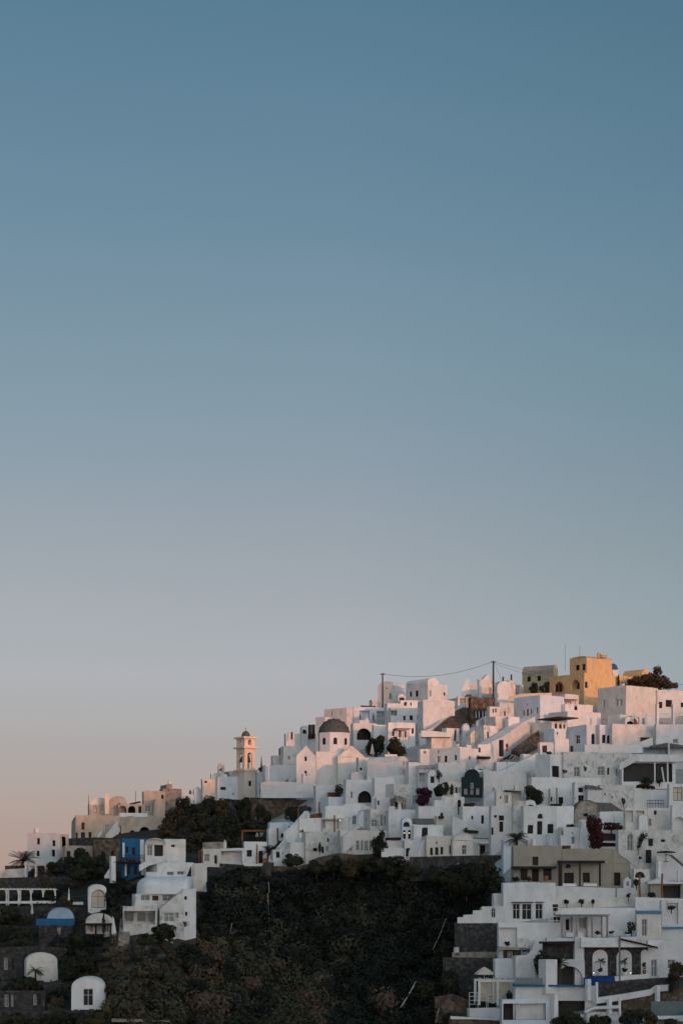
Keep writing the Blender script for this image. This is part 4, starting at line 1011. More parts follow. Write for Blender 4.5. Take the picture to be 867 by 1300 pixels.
house('low beige house with three small windows in the shrubs',80.5,83,121,1073.5,1096,a=10,D=Dt(100,1094)-1,mat='sand_plaster',wins=[('R',87.5,1085,5,9,'d'),('R',97,1084,5,9,'d'),('R',111,1085,4,8,'d')])
palm('broad dark palm in front of the plain white house',30,1070,1102,46,D=Dt(35,1104)-1,nf=34,trunk=.28,seed=3)
for k,(x,y0,y1,w) in enumerate(((105,1076,1102,24),(88,1084,1106,22),(120,1086,1112,28),(70,1092,1110,24),(100,1096,1118,34),(134,1100,1116,22))):
    shrub(['tall dark shrub before the low beige house','dark shrub left of the low beige house','dark shrub right of the low beige house','low dark shrub behind the curtained gazebo','wide dark shrub under the low beige house','dark shrub left of the white pillar'][k],x,y0,y1,w,D=Dt(x,y1)-2)
# far left terraces
wallrun('white terrace wall running off the left edge',[(-40,1107),(0,1104.5),(33,1102)],D=Dt(5,1117),yb=1117,thick=3,mat='old_whitewash',name='terrace_wall')
house('low brown cabin behind the white terrace at the left edge',5,7,33,1099,1112,a=8,D=Dt(15,1117)+4,mat='brown_stone')
pergola('white curtained gazebo with two bays beside the left terrace',33,58.5,1096.5,1113,dep=3,mat='white_canvas',roofmat='white_canvas',D=Dt(45,1114),curtain='white_canvas',name='gazebo',post=.2)
pergola('long white pergola with six knotted curtains at the left edge',-22,70,1127,1146,dep=3.4,mat='white_canvas',roofmat=None,D=Dt(30,1150),np_=6,curtain='white_canvas',post=.2,slats=20)
wallrun('low white foot wall under the long curtained pergola',[(-25,1144.5),(71,1143.5)],D=Dt(30,1150)-.6,yb=1147,thick=.3)
folded('tall white folded parasol by the dark terrace',88,1127,1148.5,3.2,'white_canvas',D=Dt(88,1149))
folded('pale folded parasol below the long curtained pergola',41.3,1146,1165,4.2,'canvas',D=Dt(41,1166))
wallrun('small white bench wall right of the tall white folded parasol',[(93,1145),(106,1145)],D=Dt(100,1149),yb=1148.5,thick=.5,name='bench_wall')
i=house('small vaulted white chapel front with glazed arch on the dark terrace',110.5,112.5,135,1129,1153,a=8,D=Dt(122,1154),roof='vr',rise=5.5,mat='whitewash',wins=[('R',125,1141,17,23,'c',1)])
house('white barrel vault cave house with blue lower band',57,60.5,94,1166.5,1180,a=6,D=Dt(70,1182),roof='vr',rise=13.5,mat='cave_blue')
i=house('bright blue garden wall in front of the barrel vault cave house',44,46,94,1166.5,1175,a=5,D=Dt(70,1182)-1.2,dep=1,mat='blue_paint',name='garden_wall',cat='wall',down=0)
house('dark cave house room with wooden door under the blue wall',48,50,93,1175,1190,a=5,D=Dt(70,1186)-.6,mat='lava_stone',wins=[('R',69.5,1181,4.5,10,'R'),('R',75,1181,4,10,'s')])
i=house('white barrel vault cave house left of the three storey white house',108,110,144,1171,1184,a=8,D=Dt(125,1186),roof='vr',rise=10.5,mat='old_whitewash',wins=[('R',117,1179,4,9,'s'),('R',136,1178,6,11,'s')])
pergola('dark reed shade roof before the left barrel vault cave house',103,140,1172,1190,dep=2.5,mat='dark_wood',roofmat='leaf_dry' ,D=Dt(122,1190)-1.2,post=.12)
cypress('slim black cypress before the left barrel vault cave house',132,1160,1186,4,D=Dt(130,1186)-1.5)
for k,(x,y0,x1,y1) in enumerate(((62,1199,80,1178),(139,1195,147,1160),(150,1200,153,1166))):
    if k!=1: stairs(['rough stone steps below the blue garden wall','','pale steps beside the white porch basement'][k],x,y0,x1,y1,wid=1.6,n=12,mat='pale_stone' if k==2 else 'lava_stone',parapet=0,dD=-.5)
wallrun('leaning white parapet beside the pale steps',[(143,1163),(145,1166),(148,1185)],D=Dt(146,1190),yb=1196,thick=.3)
# lower left
i=house('rounded white cave vault behind a small palm',31.5,34,74,1222,1244,a=14,D=Dt(50,1244),roof='vr',rise=11.5,mat='whitewash',dep=5)
palm('small palm in front of the rounded white cave vault',45.5,1214,1246,26,D=Dt(45,1246)-1,nf=22,trunk=.45,seed=9,tr=.14)
i=house('white arched roof chapel with a single dark glass door',89.5,91,133.5,1254,1281,a=5,D=Dt(112,1281),roof='vr',rise=12,dep=6,wins=[('R',112.4,1266,13,22,'w')])
wallrun('low lava terrace wall at the bottom left corner',[(-30,1283),(60,1284),(140,1282)],D=Dt(60,1290),yb=1296,thick=.8,mat='lava_stone',name='terrace_wall',down=2)
wallrun('grey terrace wall halfway down the left slope',[(-30,1203),(50,1201),(86,1204)],D=Dt(40,1215),yb=1222,thick=.8,mat='lava_stone',name='terrace_wall',down=2)
wallrun('upper lava terrace wall below the chapel front',[(-30,1150),(60,1151),(150,1154)],D=Dt(60,1160)+1,yb=1164,thick=.8,mat='lava_stone',name='terrace_wall',down=2)
wallrun('lava terrace wall under the gazebo',[(-30,1115),(70,1113),(150,1112)],D=Dt(60,1122)+1,yb=1128,thick=.8,mat='lava_stone',name='terrace_wall',down=2)
wallrun('lava terrace wall behind the rounded white cave vault',[(-20,1246),(30,1246),(88,1248)],D=Dt(50,1256),yb=1262,thick=.8,mat='lava_stone',name='terrace_wall',down=2)
house('dark cave front with three pale doors at the left edge',-10,-6,58,1258,1282,a=6,D=Dt(25,1283),mat='lava_stone',wins=[('R',9,1270,5,16,'s'),('R',16,1270,3,16,'s'),('R',45,1269,4,14,'s'),('R',51,1269,3,14,'d')])
house('dark cave front with one tall pale door above the left palm',-12,-8,30,1212,1236,a=6,D=Dt(10,1238),mat='lava_stone',wins=[('R',8,1223,4.5,16,'s'),('R',17,1224,2.5,14,'d')])
wallrun('grey stone curb along the lowest path',[(142,1293),(180,1294),(216,1296)],D=Dt(180,1298),yb=1297.5,thick=.5,mat='pale_stone',name='stone_curb')
for k,(x,y0,y1,w,mt) in enumerate(((12,1150,1176,34,'leaf_dark'),(22,1180,1204,40,'leaf_dark'),(98,1180,1204,30,'leaf_dark'),(110,1206,1236,40,'leaf_dark'),(90,1218,1246,30,'leaf_dark'),(15,1288,1312,60,'leaf_olive'),(75,1284,1308,50,'leaf_dark'),(30,1240,1260,50,'leaf_dark'),(155,1248,1276,46,'leaf_dry'),(120,1286,1306,40,'leaf_dry'),(142,1128,1154,22,'leaf_dark'),(85,1152,1166,20,'leaf_dark'))):
    shrub(['black shrub at the left edge under the curtained pergola','wide black shrub by the left edge below the pale parasol','dark shrub right of the rough stone steps','large dark shrub above the arched roof chapel','dark shrub above left of the arched roof chapel','olive shrub in the bottom left corner','dark shrub below the arched roof chapel','dark shrub under the rounded cave vault','dry brown bush right of the arched roof chapel','rusty bush at the foot of the arched roof chapel','dark shrub right of the glazed chapel front','small dark shrub above the blue garden wall'][k],x,y0,y1,w,mt,D=Dt(x,y1)-1.5)
# blue house
D=Dt(168,1112)+1
i=house('bright blue two storey house with white pilasters',152.5,155,193,1064.5,1113,a=8,D=D,dep=7,mat='blue_paint',
  wins=[('R',161.6,1078.7,3.4,8,'d'),('R',170,1080.5,4,9.5,'d'),('R',163,1104,4,12,'d'),('R',172.5,1104,4,12,'d')])
b=i['root']
for x,y0,y1,w in ((157.3,1070,1088,2.6),(180.7,1066,1111,5),(160,1093,1112,2.4)):
    bm=bmesh.new(); box(bm,P(x,(y0+y1)/2,D-.12+(x-155)/F*D*math.tan(R_(8))),(w/F*D,.3,(y1-y0)/F*D),R_(8)); part('pilaster',bm,'whitewash',b)
bm=bmesh.new(); c=P(167,1090.3,D-.6); 
for k in range(2): box(bm,c+Vector((0,0,.15+.45*k)),(34/F*D,.06,.06),R_(8))
for k in range(12): box(bm,c+Vector(((k-5.5)*.42,(k-5.5)*.42*.14,.25)),(.04,.04,.75)); 
part('railing',bm,'black_metal',b)
pergola('pergola with red flowering vines before the blue house',146,178,1092.5,1112,dep=2.2,mat='dark_wood',D=D-2.6,post=.12,slats=10)
shrub('red flowering vine spread over the blue house pergola',162,1090,1097,34,'bloom_red',D=D-1.8,n=500,s=.14)
chimney('thick white gate pillar left of the blue house',143.5,1087,1113,6,D=D-3,cap=False,name='gate_pillar')
wallrun('white triangular fin left of the thick gate pillar',[(133,1112),(141.5,1099),(142.2,1099)],D=D-2.6,yb=1115,thick=.4,name='buttress')
i=house('white vaulted studio with arched glazed front right of the blue house',182,184.5,210,1072,1100,a=10,D=D-1,roof='vr',rise=7,over=1.0,dep=6,wins=[('R',202,1079.5,11,15,'d'),('R',190.5,1079.5,7,14,'s')])
house('rounded white rear wing of the vaulted studio',206,209,236,1065,1104,a=14,D=D-.5,dep=6,wins=[('R',220,1073.8,5,3,'d')])
house('long white terrace block with two skylight windows under the vaulted studio',184,200,246,1094.5,1122,a=30,D=D-6,wins=[('R',217,1109,9,5,'s'),('R',230,1108.5,9,5,'s')])
wallrun('white sloping parapet before the vaulted studio',[(177,1098,D-6.3),(190,1091,D-6.3),(207,1086.5,D-6.3)],hm=1.0,thick=.4,mat='whitewash')
house('white open terrace room with dark void under the sloping parapet',183,185,201,1093,1112,a=6,D=D-5.5,dep=6,wins=[('R',192,1101.5,13,15,'k')])
wallrun('low white terrace parapet under the dark void room',[(186,1107),(200,1107)],D=D-6.2,yb=1113,thick=.3)
# big white house
D2=Dt(180,1180)+4
i=house('three storey white house with big barrel roof on the left slope',168,171.5,226,1134.5,1160,a=14,D=D2+1,dep=13,roof='flat',par=.1,wins=[('R',185,1139.8,12,8,'s'),('R',197.5,1140,8,6.5,'R'),('R',213.5,1139.8,14,8.5,'s')])
w3=i['root']
loaf(w3,168,238,1135,1112,D2+1.2,13,'whitewash')
block(w3,200,203,234,1155,1172,a=10,D=D2-1,dep=8,down=3.5,name='stair_wing',roof='zr',rise=25,wins=[('R',215,1164.3,13,12,'T'),('R',225.3,1162,4.5,8,'s')])
block(w3,230,232.5,249,1128,1172,a=10,D=D2-.4,dep=7,down=3.5,name='right_wing',wins=[('R',236,1140,3.4,4.4,'d'),('R',236.5,1160,3,5,'d')])
block(w3,155,157,200,1150.5,1182,a=7,D=D2-4,dep=6,name='porch',par=.1,wins=[('R',177.5,1165,40,17,'o')])
block(w3,156,158,198,1179.5,1200,a=7,D=D2-3.6,dep=6,name='basement',mat='tan_plaster',wins=[('R',172,1187,4.5,9,'d'),('R',187,1184,3.4,3.4,'d'),('R',192,1185,2.6,5,'d')])
bm=bmesh.new(); 
for x in (165,180,194): box(bm,P(x,1164,D2-1.95),(10/F*D2,.06,10/F*D2),R_(7))
part('window',bm,'pale_glass',w3)
wallrun('white ledge railing on the porch roof of the three storey house',[(172,1146.5),(200,1147.5)],D=D2-2.2,yb=1149.5,thick=.25,name='ledge')
house('tall white garden wall house right of the three storey house',241,246,263,1096,1130,a=24,D=Dt(250,1125),dep=6)
house('white stair block joining the terrace block and the garden wall house',236,238,249,1112,1135,a=20,D=Dt(243,1128)+1,dep=5)
wallrun('dark green door screen beside the garden wall house',[(237.5,1112),(243,1098),(243.3,1117)],D=Dt(245,1125)-1.5,yb=1118,thick=.2,mat='green_black',name='screen')
# pumphouse on the slope
wallrun('weathered board fence on the rough slope',[(220,1193),(226,1191.5),(236,1194),(249,1190.5)],D=Dt(235,1208),yb=1206,thick=.15,mat='rubble',name='board_fence',cat='fence')
chimney('weathered pale hatch post beside the board fence',256,1189,1205,5,'pale_stone',D=Dt(256,1208),cap=False,name='hatch_post')
wallrun('low rubble wall with scattered white stones on the slope',[(236,1209),(250,1207.5),(262,1208),(270,1206.5),(280,1209)],D=Dt(255,1213)-1,yb=1212,thick=.8,mat='rubble',name='rubble_wall')
# =================================================================== UPPER TERRACES LEFT OF THE VILLAGE
D=Dt(270,1097)
house('low white house with tall glazing at the left end of the terraces',255.5,258,281,1077.5,1100,a=12,D=D,wins=[('R',263,1089,7,9.5,'s'),('R',274,1091,3.6,11,'d')])
wallrun('rubble stone parapet with white edge on the low white house',[(257.5,1069.5),(284,1068.5)],D=D+3,yb=1078,thick=.6,mat='pale_stone')
pergola('orange timber post frame left of the low white house',253,256,1079,1097,dep=1.5,mat='orange_wood',D=D-.4,np_=1,slats=2)
house('white open garage with bare cream rear wall',278,280,312,1077,1100,a=6,D=D+1,wins=[('R',294.5,1088.2,26.5,16,'o')])
house('white cubic house with dark door and orange pole',309,311,339,1068.5,1100,a=8,D=Dt(320,1099),wins=[('R',316.8,1083.5,6.4,8.5,'d'),('R',331.3,1088,5.4,15.5,'D')])
chimney('thin orange pole before the dark door',326.3,1072,1094,1.4,'orange_wood',D=Dt(320,1099)-1,cap=False,name='timber_pole')
wallrun('white sloping stair wall before the cubic house',[(309,1096,Dt(320,1099)-1),(325,1083,Dt(320,1099)-.6),(326,1096,Dt(320,1099)-.6)],yb=1099,thick=.4)
wallrun('orange slatted fence right of the cubic house',[(334,1090),(347,1087.5)],D=Dt(340,1099)-1,yb=1100,thick=.12,mat='orange_wood',name='slatted_fence',cat='fence')
wallrun('narrow white pool edge slab under the cubic house',[(303,1097.5),(343,1096.5)],D=Dt(320,1100)-2,yb=1099.5,thick=1.5)
house('little white tower house with one dark window above the orange fence',344.5,346.5,358,1079,1104,a=10,D=Dt(350,1103),wins=[('R',353,1084.8,5.2,8,'d')])
palm('feathery palm drooping over the orange fence',341,1066,1096,30,D=Dt(340,1097)-1.5,nf=24,trunk=.5,seed=5,tr=.12)
shrub('leafy dark shrub right of the feathery palm',354,1067,1081,15,D=Dt(352,1082)-1,n=500)
pergola('orange timber pergola with canvas bundles above the cubic house',308,340,1052,1070,dep=4,mat='orange_wood',D=Dt(322,1070),np_=1,slats=5,beam=.22,post=.22)
for k,x in enumerate((327,332)): shrub(['white laundry bundle hanging in the orange pergola','grey laundry bundle hanging in the orange pergola'][k],x,1056,1063,5,'white_canvas',cat='bundle',name='laundry_bundle',D=Dt(322,1070)+1.5,n=120)
D=Dt(355,1068)
house('white double house with orange posts at the top of the cliff path',340,342.5,373,1044,1073,a=10,D=D,wins=[('R',349,1059,4.6,8,'d'),('R',359.6,1061.3,5.4,7,'d')])
house('white lower wing with dark hatch in the left of the double house',339,341,352,1052,1073,a=10,D=D-.6)
for k,(x,y0,y1) in enumerate(((352.6,1051,1067),(367.4,1049,1065),(378.8,1026,1045))): chimney(['orange timber post between the windows of the double house','orange timber post at the right end of the double house','tall orange timber post behind the sloping stair wall'][k],x,y0,y1,1.6,'orange_wood',D=D-1.2 if k<2 else D+8,cap=False,name='timber_post')
wallrun('orange timber bench screen at the foot of the right orange post',[(367,1060),(377,1058)],D=D-1.4,yb=1065,thick=.3,mat='orange_wood',name='bench_screen',cat='fence')
Da=Dt(400,1070)
wallrun('long white sloping stair wall climbing from the double house',[(364,1057,Da+1),(376,1047,Da+3),(391.5,1029.5,Da+9),(393,1034,Da+9)],hm=4,thick=.7,down=2)
house('grey white sloping terrace house behind the stair wall',376,380,408,1040,1062,a=14,D=Da+4,wins=[('R',378.8+3,1056,2.2,3.4,'d'),('R',384.5,1055,2.4,3.6,'d')],roof='zr',rise=1)
wallrun('orange brown cafe fence on the terrace below the boundary wall',[(392,1035),(400,1033),(413,1031.5)],D=Da+12,yb=1040,thick=.2,mat='orange_wood',name='cafe_fence',cat='fence')
chimney('orange timber post at the cafe fence',405.5,1018,1036,1.4,'orange_wood',D=Da+11.5,cap=False,name='timber_post')
# big staircase
stairs('wide white staircase rising diagonally through the lower village',372,1077,425,1036,wid=3.2,n=26,D0=Da+0,D1=Da+15,mat='whitewash',parapet=.9)
house('white house below the wide staircase with shuttered slots',383,388,437,1056,1096,a=14,D=Dt(405,1090),wins=[('R',400.4,1078.7,5.2,4.4,'d'),('R',416.6,1066.5,2.2,5,'d'),('R',409.8,1079,3,8,'d'),('R',415.3,1077.5,2.2,6,'s')])
house('white lower stair landing house with dark shrub',362,368,392,1070,1100,a=18,D=Dt(378,1094)-.6,roof='zr',rise=.5,wins=[])
stairs('short white stair flight left of the landing house',357,1093,376,1071,wid=2,n=14,D0=Dt(365,1094)-3,D1=Dt(365,1094)+2,mat='whitewash',parapet=.8)
cypress('slim black cypress against the staircase house',406,1069,1083,3.2,D=Dt(405,1090)-1)
shrub('dark bush under the short stair flight',371,1084,1101,26,D=Dt(371,1100)-2.5)
house('white house with open lamp lit terrace above the staircase',405,409,436,1038,1062,a=10,D=Dt(420,1058)+2,wins=[('R',419.5,1046,22,12,'o')])
chimney('orange timber post on the lamp lit terrace',424.6,1035,1053,1.4,'orange_wood',D=Dt(420,1058)+1.5,cap=False,name='timber_post')
lamp('lit lamp on the terrace left of the arched house',431.7,1041.2,Dt(420,1058)+1.2,None)
lamp('lit lamp under the black awning of the white box',416,1029.5,Dt(420,1035)-1.5,None)
house('white box on the edge above the black awning',406,417,435.5,1011.5,1034,a=28,D=Dt(420,1032)+1)
wallrun('black awning under the white box',[(409,1023.5),(425,1026)],D=Dt(420,1032)-2,yb=1026.5,thick=2.5,mat='black_canvas',name='awning',cat='awning')
shrub('bare twiggy shrub and cabinet right of the church nave',430,994,1013,15,'leaf_dry',D=Dt(430,1012)-1,n=380)
wallrun('low brown cabinet beside the twiggy shrub',[(416,1006),(431,1006)],D=Dt(424,1013)-1.5,yb=1012.5,thick=.8,mat='brown_wood',name='cabinet',cat='cabinet')
# arched houses
D=Dt(450,1090)
house('white arcaded house with pointed doors on the cliff rim',428,432,491,1054,1096,a=8,D=D-1,wins=[('R',437.8,1071.5,5,11,'s',1),('R',445,1073,3,14,'s',1),('R',454,1073,4.6,13,'s',1),('R',459.5,1073,3,13,'s',1),('R',465,1073.5,5,14,'s',1),('R',470.5,1073,3,13,'s',1)])
house('white upper arcade house with grey arched doors',409,413,458,1023,1062,a=10,D=Dt(435,1050)+2,wins=[('R',449.8,1041,5.6,12,'s',1)])
house('white house with two tall arched slots and a grey window',455,470,493,1027,1062,a=22,D=Dt(475,1055)+1,wins=[('R',475.6,1045,8.5,9,'s'),('R',484.5,1041.5,3.4,15,'s',1),('R',488.4,1042,2,11,'s'),('L',461,1042,4,11,'s',1)])
wallrun('white scalloped stair parapet between the arcades',[(436,1062,D-2),(446,1055,D-1),(455,1046,D),(459,1038,D+1),(462,1030,D+2)],hm=2.2,thick=.6,down=.5)
wallrun('low white roof edge with pots above the upper arcade',[(436,1021),(455,1020),(470,1024),(492,1026)],D=Dt(460,1040)+3,yb=1030,thick=3)
shrub('tall bushy dark tree at the foot of the arcade house',482,1053,1090,20,cat='tree',name='bushy_tree',D=Dt(485,1090)-2.5,n=1800)
# =================================================================== VILLAGE CENTRE
house('white house with wide dark arched cellar below the church',436,439,474.5,989.5,1026,a=10,D=Dt(455,1022),wins=[('R',463,1011.5,17,15,'k',1),('R',446.5,1009,2.6,8,'s')])
house('white house with blank pale side wall right of the arched cellar',472,475.3,500,987.5,1026,a=10,D=Dt(488,1022)-.6)
house('large white house in bluish shade behind the rubble patch',480,500,524,995.5,1030,a=34,D=Dt(505,1026)+1.5)
house('small white shed with one slot window before the blank side wall',475,478,495,1012.5,1028,a=10,D=Dt(485,1026)-1.2,wins=[('R',480.4,1019,2.4,6,'d')])
house('beige rubble ruin with arched openings amid white houses',495,499,515.5,1015,1030,a=14,D=Dt(505,1028)-1.5,mat='pale_stone',wins=[('R',502.5,1021,4,7,'k',1),('R',509,1022,3.4,6,'k',1)],roof='gr',rise=4)
wallrun('broken brown stone pillar on the rubble ruin',[(499.5,1014),(501,1009),(503,1014)],D=Dt(505,1028)-1.6,yb=1018,thick=.8,mat='brown_stone',name='stone_pillar')
i=house('white gabled vault house with round front and slot window',466,507,518.5,966,994,a=62,roof='vr',rise=6,dD=1,wins=[('R',513.2,968.5,2,6,'d'),('R',512.8,979,3,5,'s')])
house('long white terrace house with parasols below the cream parasol',463,467,509,961,992,a=10,D=Dt(485,988)+3)
wallrun('white parapet in front of the parasol terrace',[(466,982),(485,981.5),(508,983)],D=Dt(485,992),yb=994,thick=.4)
for k,x in enumerate((480.2,490.8)): folded(['cream folded parasol on the terrace nearer the church','cream folded parasol on the terrace nearer the round vault'][k],x,969.5,984,2.8,D=Dt(485,990)+1)
house('white curving slope house right of the gabled vault',515,518.5,534,968,1000,a=18,D=Dt(525,996),roof='zr',rise=-6)
house('white block with blue shade left of the parasol terrace',452,455.5,468,961,1002,a=20,D=Dt(460,998)+2,wins=[('R',458.3,976,3,3.4,'d')])
house('rounded white oven house below the blue shade block',443,446,462,984,1004,a=10,D=Dt(453,1000),roof='vr',rise=3)
wallrun('white sloping terrace wall sweeping down from the curving slope house',[(492,986,Dt(500,998)),(510,983,Dt(500,998)),(534,996,Dt(500,998))],yb=1004,thick=.5)
# grey white big house
i=house('big grey white house with four windows above the dark green facade',543.5,584,607,948.5,992,a=48,D=Dt(575,985),wins=[('L',556.2,964,5,8,'s'),('L',565.3,963.6,4,8.5,'d'),('L',578,962,3.2,7,'d'),('L',556,954.5,1.8,3.6,'d'),('R',596,962,2.4,4.4,'d')])
house('warm white block with round dish at the left of the grey white house',530.5,533,545,951,992,a=14,D=Dt(538,985)+.5,wins=[('R',538.8,955,3.6,4.6,'s',1)])
i=house('white balcony house with shadowed recess and domed gable',528,530.5,548,972,1004,a=8,D=Dt(540,996),wins=[('R',539,987,15,12,'o')])
railing('grey balcony railing on the shadowed recess',[(531,978,i['D']-.3),(548,978,i['D']-.1)],6,'metal',bars=.3)
house('white domed gable house with one dark window under the grey white house',540,542.5,558,985,1008,a=8,D=Dt(548,1000)-2,roof='vr',rise=7,wins=[('R',548.8,989.5,5.4,9,'d')])
house('white plinth house under the four windows',548,556,590,969,1004,a=12,D=Dt(575,996)+1)
shrub('pale dry bush beside the domed gable window',557,977,990,8,'leaf_dry',D=Dt(557,998)-2,n=260)
# dark green facade
D=Dt(600,1012)
i=house('dark green scroll gabled house with white framed windows',585,587,612.5,986.5,1010.5,a=8,D=D,down=.2,mat='green_black',wins=[('R',598.9,995.6,4.2,11,'W'),('R',591.4,1005,4.4,7,'W'),('R',599,1005.5,4,6,'W'),('R',606.2,1004.5,4.2,8,'W')])
block(i['root'],589.5,590.5,608.5,986,990,a=8,D=D+.15,dep=3,mat='green_black',roof='vr',rise=9,name='gable',down=.5)
house('broad white house right of the dark green facade',608,613.5,668,979,1014,a=10,D=D+2,dep=10)
wallrun('white sloping roof edge over the broad white house',[(596,975.5),(620,979),(668,985)],D=D+5,yb=986,thick=3)
house('white forecourt house left of the dark green facade with brown doors',561,563,588,992.5,1014,a=8,D=D+.5,wins=[('R',579,1003.5,3,8,'R'),('R',583,1003,2,7,'s')])
shrub('large black green shrub left of the white gate post',560.5,989,1012,22,D=D-1.5,n=1500)
shrub('dark magenta bougainvillea beside the large black shrub',537,1000.5,1024,25,'bloom_magenta',D=Dt(537,1022)-1.5,n=1500)
cypress('small cypress before the brown doors',573.2,995,1010,4.6,D=D-1)
chimney('square white gate post right of the large black shrub',562.3,997,1012,2.6,D=D-1.8,name='gate_post')
i=house('low white oven vault with dark mouth above the dark green facade',600,602,615.5,976,984,a=10,D=D+8,roof='vr',rise=5.5,mat='old_whitewash',wins=[('R',609.5,976,9,6.5,'k',1)])
house('white pavilion with black awning beside the grey white house',604,608,624,958,985,a=14,D=Dt(615,980),wins=[('R',609.2,953,2,3,'d')])
wallrun('black flat awning on the white pavilion',[(606,960),(622.5,960.5)],D=Dt(615,980)-1.6,yb=962.5,thick=2.6,mat='black_canvas',name='awning',cat='awning')
house('round fronted white house above the black flat awning',600,607,630,945,970,a=20,D=Dt(618,966),wins=[('R',608.6,952,3,6,'d')])
# loungers terrace
D=Dt(650,975)
house('white open roof terrace with sun loungers',626,630,682,967,992,a=8,D=D+1,dep=12,par=.15)
for x,y,yw in ((636,965.5,.6),(640,964,.5),(644,964.5,.4)): lounger(x,y+1.5,D+4,yw)
house('white tall neighbour wall right of the lounger terrace',660,664,682,957,992,a=24,D=D+2.5)
railing('thin white fence on the edge of the lounger terrace',[(651,988,D-.2),(682,987,D)],9,bars=.9)
# house with pale door row
D=Dt(710,992)
i=house('white house with a grey left bay and a white shuttered window',680,698,714,957.5,996,a=40,D=D,wins=[('R',705,979.5,9.5,14.5,'d')])
house('long white house with two pale green doors under the ledge',712,714.5,802,955,996,a=7,D=D+1.5,wins=[('R',732,979.7,7.6,12.5,'s'),('R',762.5,978.5,9,11.5,'s'),('R',782.6,980.5,2.6,9,'B'),('R',771.5,979,2.6,9,'d')])
wallrun('bright white ledge parapet above the pale green doors',[(741.5,945.5),(770,945),(815,946.5)],D=D+4,yb=956,thick=2,mat='whitewash')
house('white cube with dark window and low dark shrub on the steps',682,685,704,942,968,a=14,D=Dt(692,964),wins=[('R',691,951,6.2,9,'d'),('R',694,936+4,4,2,'d')])
house('small white stepped cube between the dark window cube and the left shaded wall',700,704,722,937,968,a=24,D=Dt(712,964)+1)
shrub('low black shrub at the foot of the dark window cube',696.5,953.5,958.5,8,D=Dt(692,964)-1.2,n=200)
pot('dark potted shrub before the shuttered window house',716.5,977,987,6.4,'old_whitewash',D=D-1.2)
pot('yellowish potted plant between the pale green doors',742,972,987,4.6,'old_whitewash','leaf_dry',D=D-.8)
chimney('small dark chimney cowl on the shuttered window house',725.5,947,953,2.4,'black_metal',D=D+5,cap=False,name='cowl')
house('low white wall house below the pale green doors',671,674,762,987,1026,a=6,D=Dt(715,1020)+2.5,wins=[('R',699.8,1014.5,2.2,6,'d'),('R',711.6,1016,6,8.5,'d')])
for k,x in enumerate((697,706.5)): chimney(['grey stone post left of the low wall house window','grey stone post nearer the low wall house window'][k],x,1001-k,1020,1.8,'tan_plaster',D=Dt(715,1020)+1.6,cap=False,name='stone_post')
house('white tower house with stacked dark windows left of the rough wall',726,729,752,993,1036,a=9,D=Dt(738,1030)+1,wins=[('R',736.7,1003,6,6,'d'),('R',737,1014.3,7,9.5,'d'),('R',729.8+.6,1013.5,1.2,2.4,'d')])
house('white shed with dark curved coping right of the stacked windows',743,745.5,764,999.5,1030,a=16,D=Dt(752,1028)-.3)
wallrun('dark curved coping on the white shed',[(743,996.5),(752,997),(765,1001)],D=Dt(752,1028)-.5,yb=1001.5,thick=3,mat='grey_roof',name='coping')
house('rough rubble plastered wall house under the dark pavilion',757,761.5,803,996.5,1034,a=8,D=Dt(780,1028)+1,mat='old_whitewash',wins=[('R',776.5,1012,1.6,3,'d'),('R',767.5,1008,1.6,3,'d')])
shrub('small dry plant on the corner of the rough wall house',791,1012,1021,6,'leaf_dry',D=Dt(790,1028)-1,n=200)
# round shrub and small open pergola house
D=Dt(650,1026)
i=house('small white house with cream window and open shaded porch',627,629.5,664,1003.5,1034,a=7,D=D,wins=[('R',642.2,1014.5,4.6,9.5,'c'),('R',655.5,1012,13,13,'o'),('R',635,1012.5,1.6,3,'d')])
wallrun('dark coping beam over the open shaded porch',[(640,1003),(662,1004.5)],D=D-.3,yb=1005,thick=2,mat='dark_wood',name='coping')
chimney('thin white porch post left of the round black shrub',662.3,1001,1022,1.5,D=D-.6,cap=False,name='porch_post')
house('small white roof block behind the round black shrub',652,654,665,996.5,1010,a=12,D=D+4)
shrub('big round black green shrub among white houses',678.5,996.5,1023,31,D=Dt(680,1024)-.5,n=2600,s=.2)
wallrun('slim grey drain stone on the broad white house',[(625.2,1000),(627.8,1000)],D=Dt(600,1012)+1.2,yb=1016,thick=.4,mat='tan_plaster',name='drain')
# central row y~1025-1050
D=Dt(690,1058)
i=house('wide white house with arched fanlight over a dark door',661,664,707,1023,1066,a=7,D=D,wins=[('R',673,1053,7,11,'d'),('R',684.8,1051,6.6,17,'d'),('R',698.5,1052,7.4,12,'d'),('R',685.2,1036,6.6,6.4,'d',1)])
house('white right wing with curved corner beside the fanlight house',703,706.5,728,1023.5,1066,a=16,D=D+.6)
for k,(x,w) in enumerate(((660.5,19),(673,13))): 
    i=house(['low white roof vault left of the dark mouthed vault','low white roof vault with dark mouth on the fanlight house'][k],x-w/2-1,x-w/2,x+w/2,1021,1027,a=8,D=D+4,roof='vr',rise=3.6+k,wins=[('R',x,1021.5,8,4.6,'k',1)] if k else [])
wallrun('dark planter with foliage on the roof of the fanlight house',[(699,1020.5),(713,1020.5)],D=D+1.5,yb=1023,thick=.8,mat='black_canvas',name='planter',cat='planter')
wallrun('white terrace wall below the fanlight house',[(660,1060),(690,1060),(716,1059)],D=D-1.2,yb=1078,thick=.5)
chimney('square white pier in the terrace wall',698,1060,1076,7,D=D-1.9,name='pier')
i=house('white house with blue shutters below the stony vault',708,711,735,1050,1080,a=8,D=Dt(722,1074),wins=[('R',712.8,1055.5,4.6,10,'s'),('R',727.3,1067,4.2,9,'B'),('R',726,1057.5,1.6,1.6,'d')])
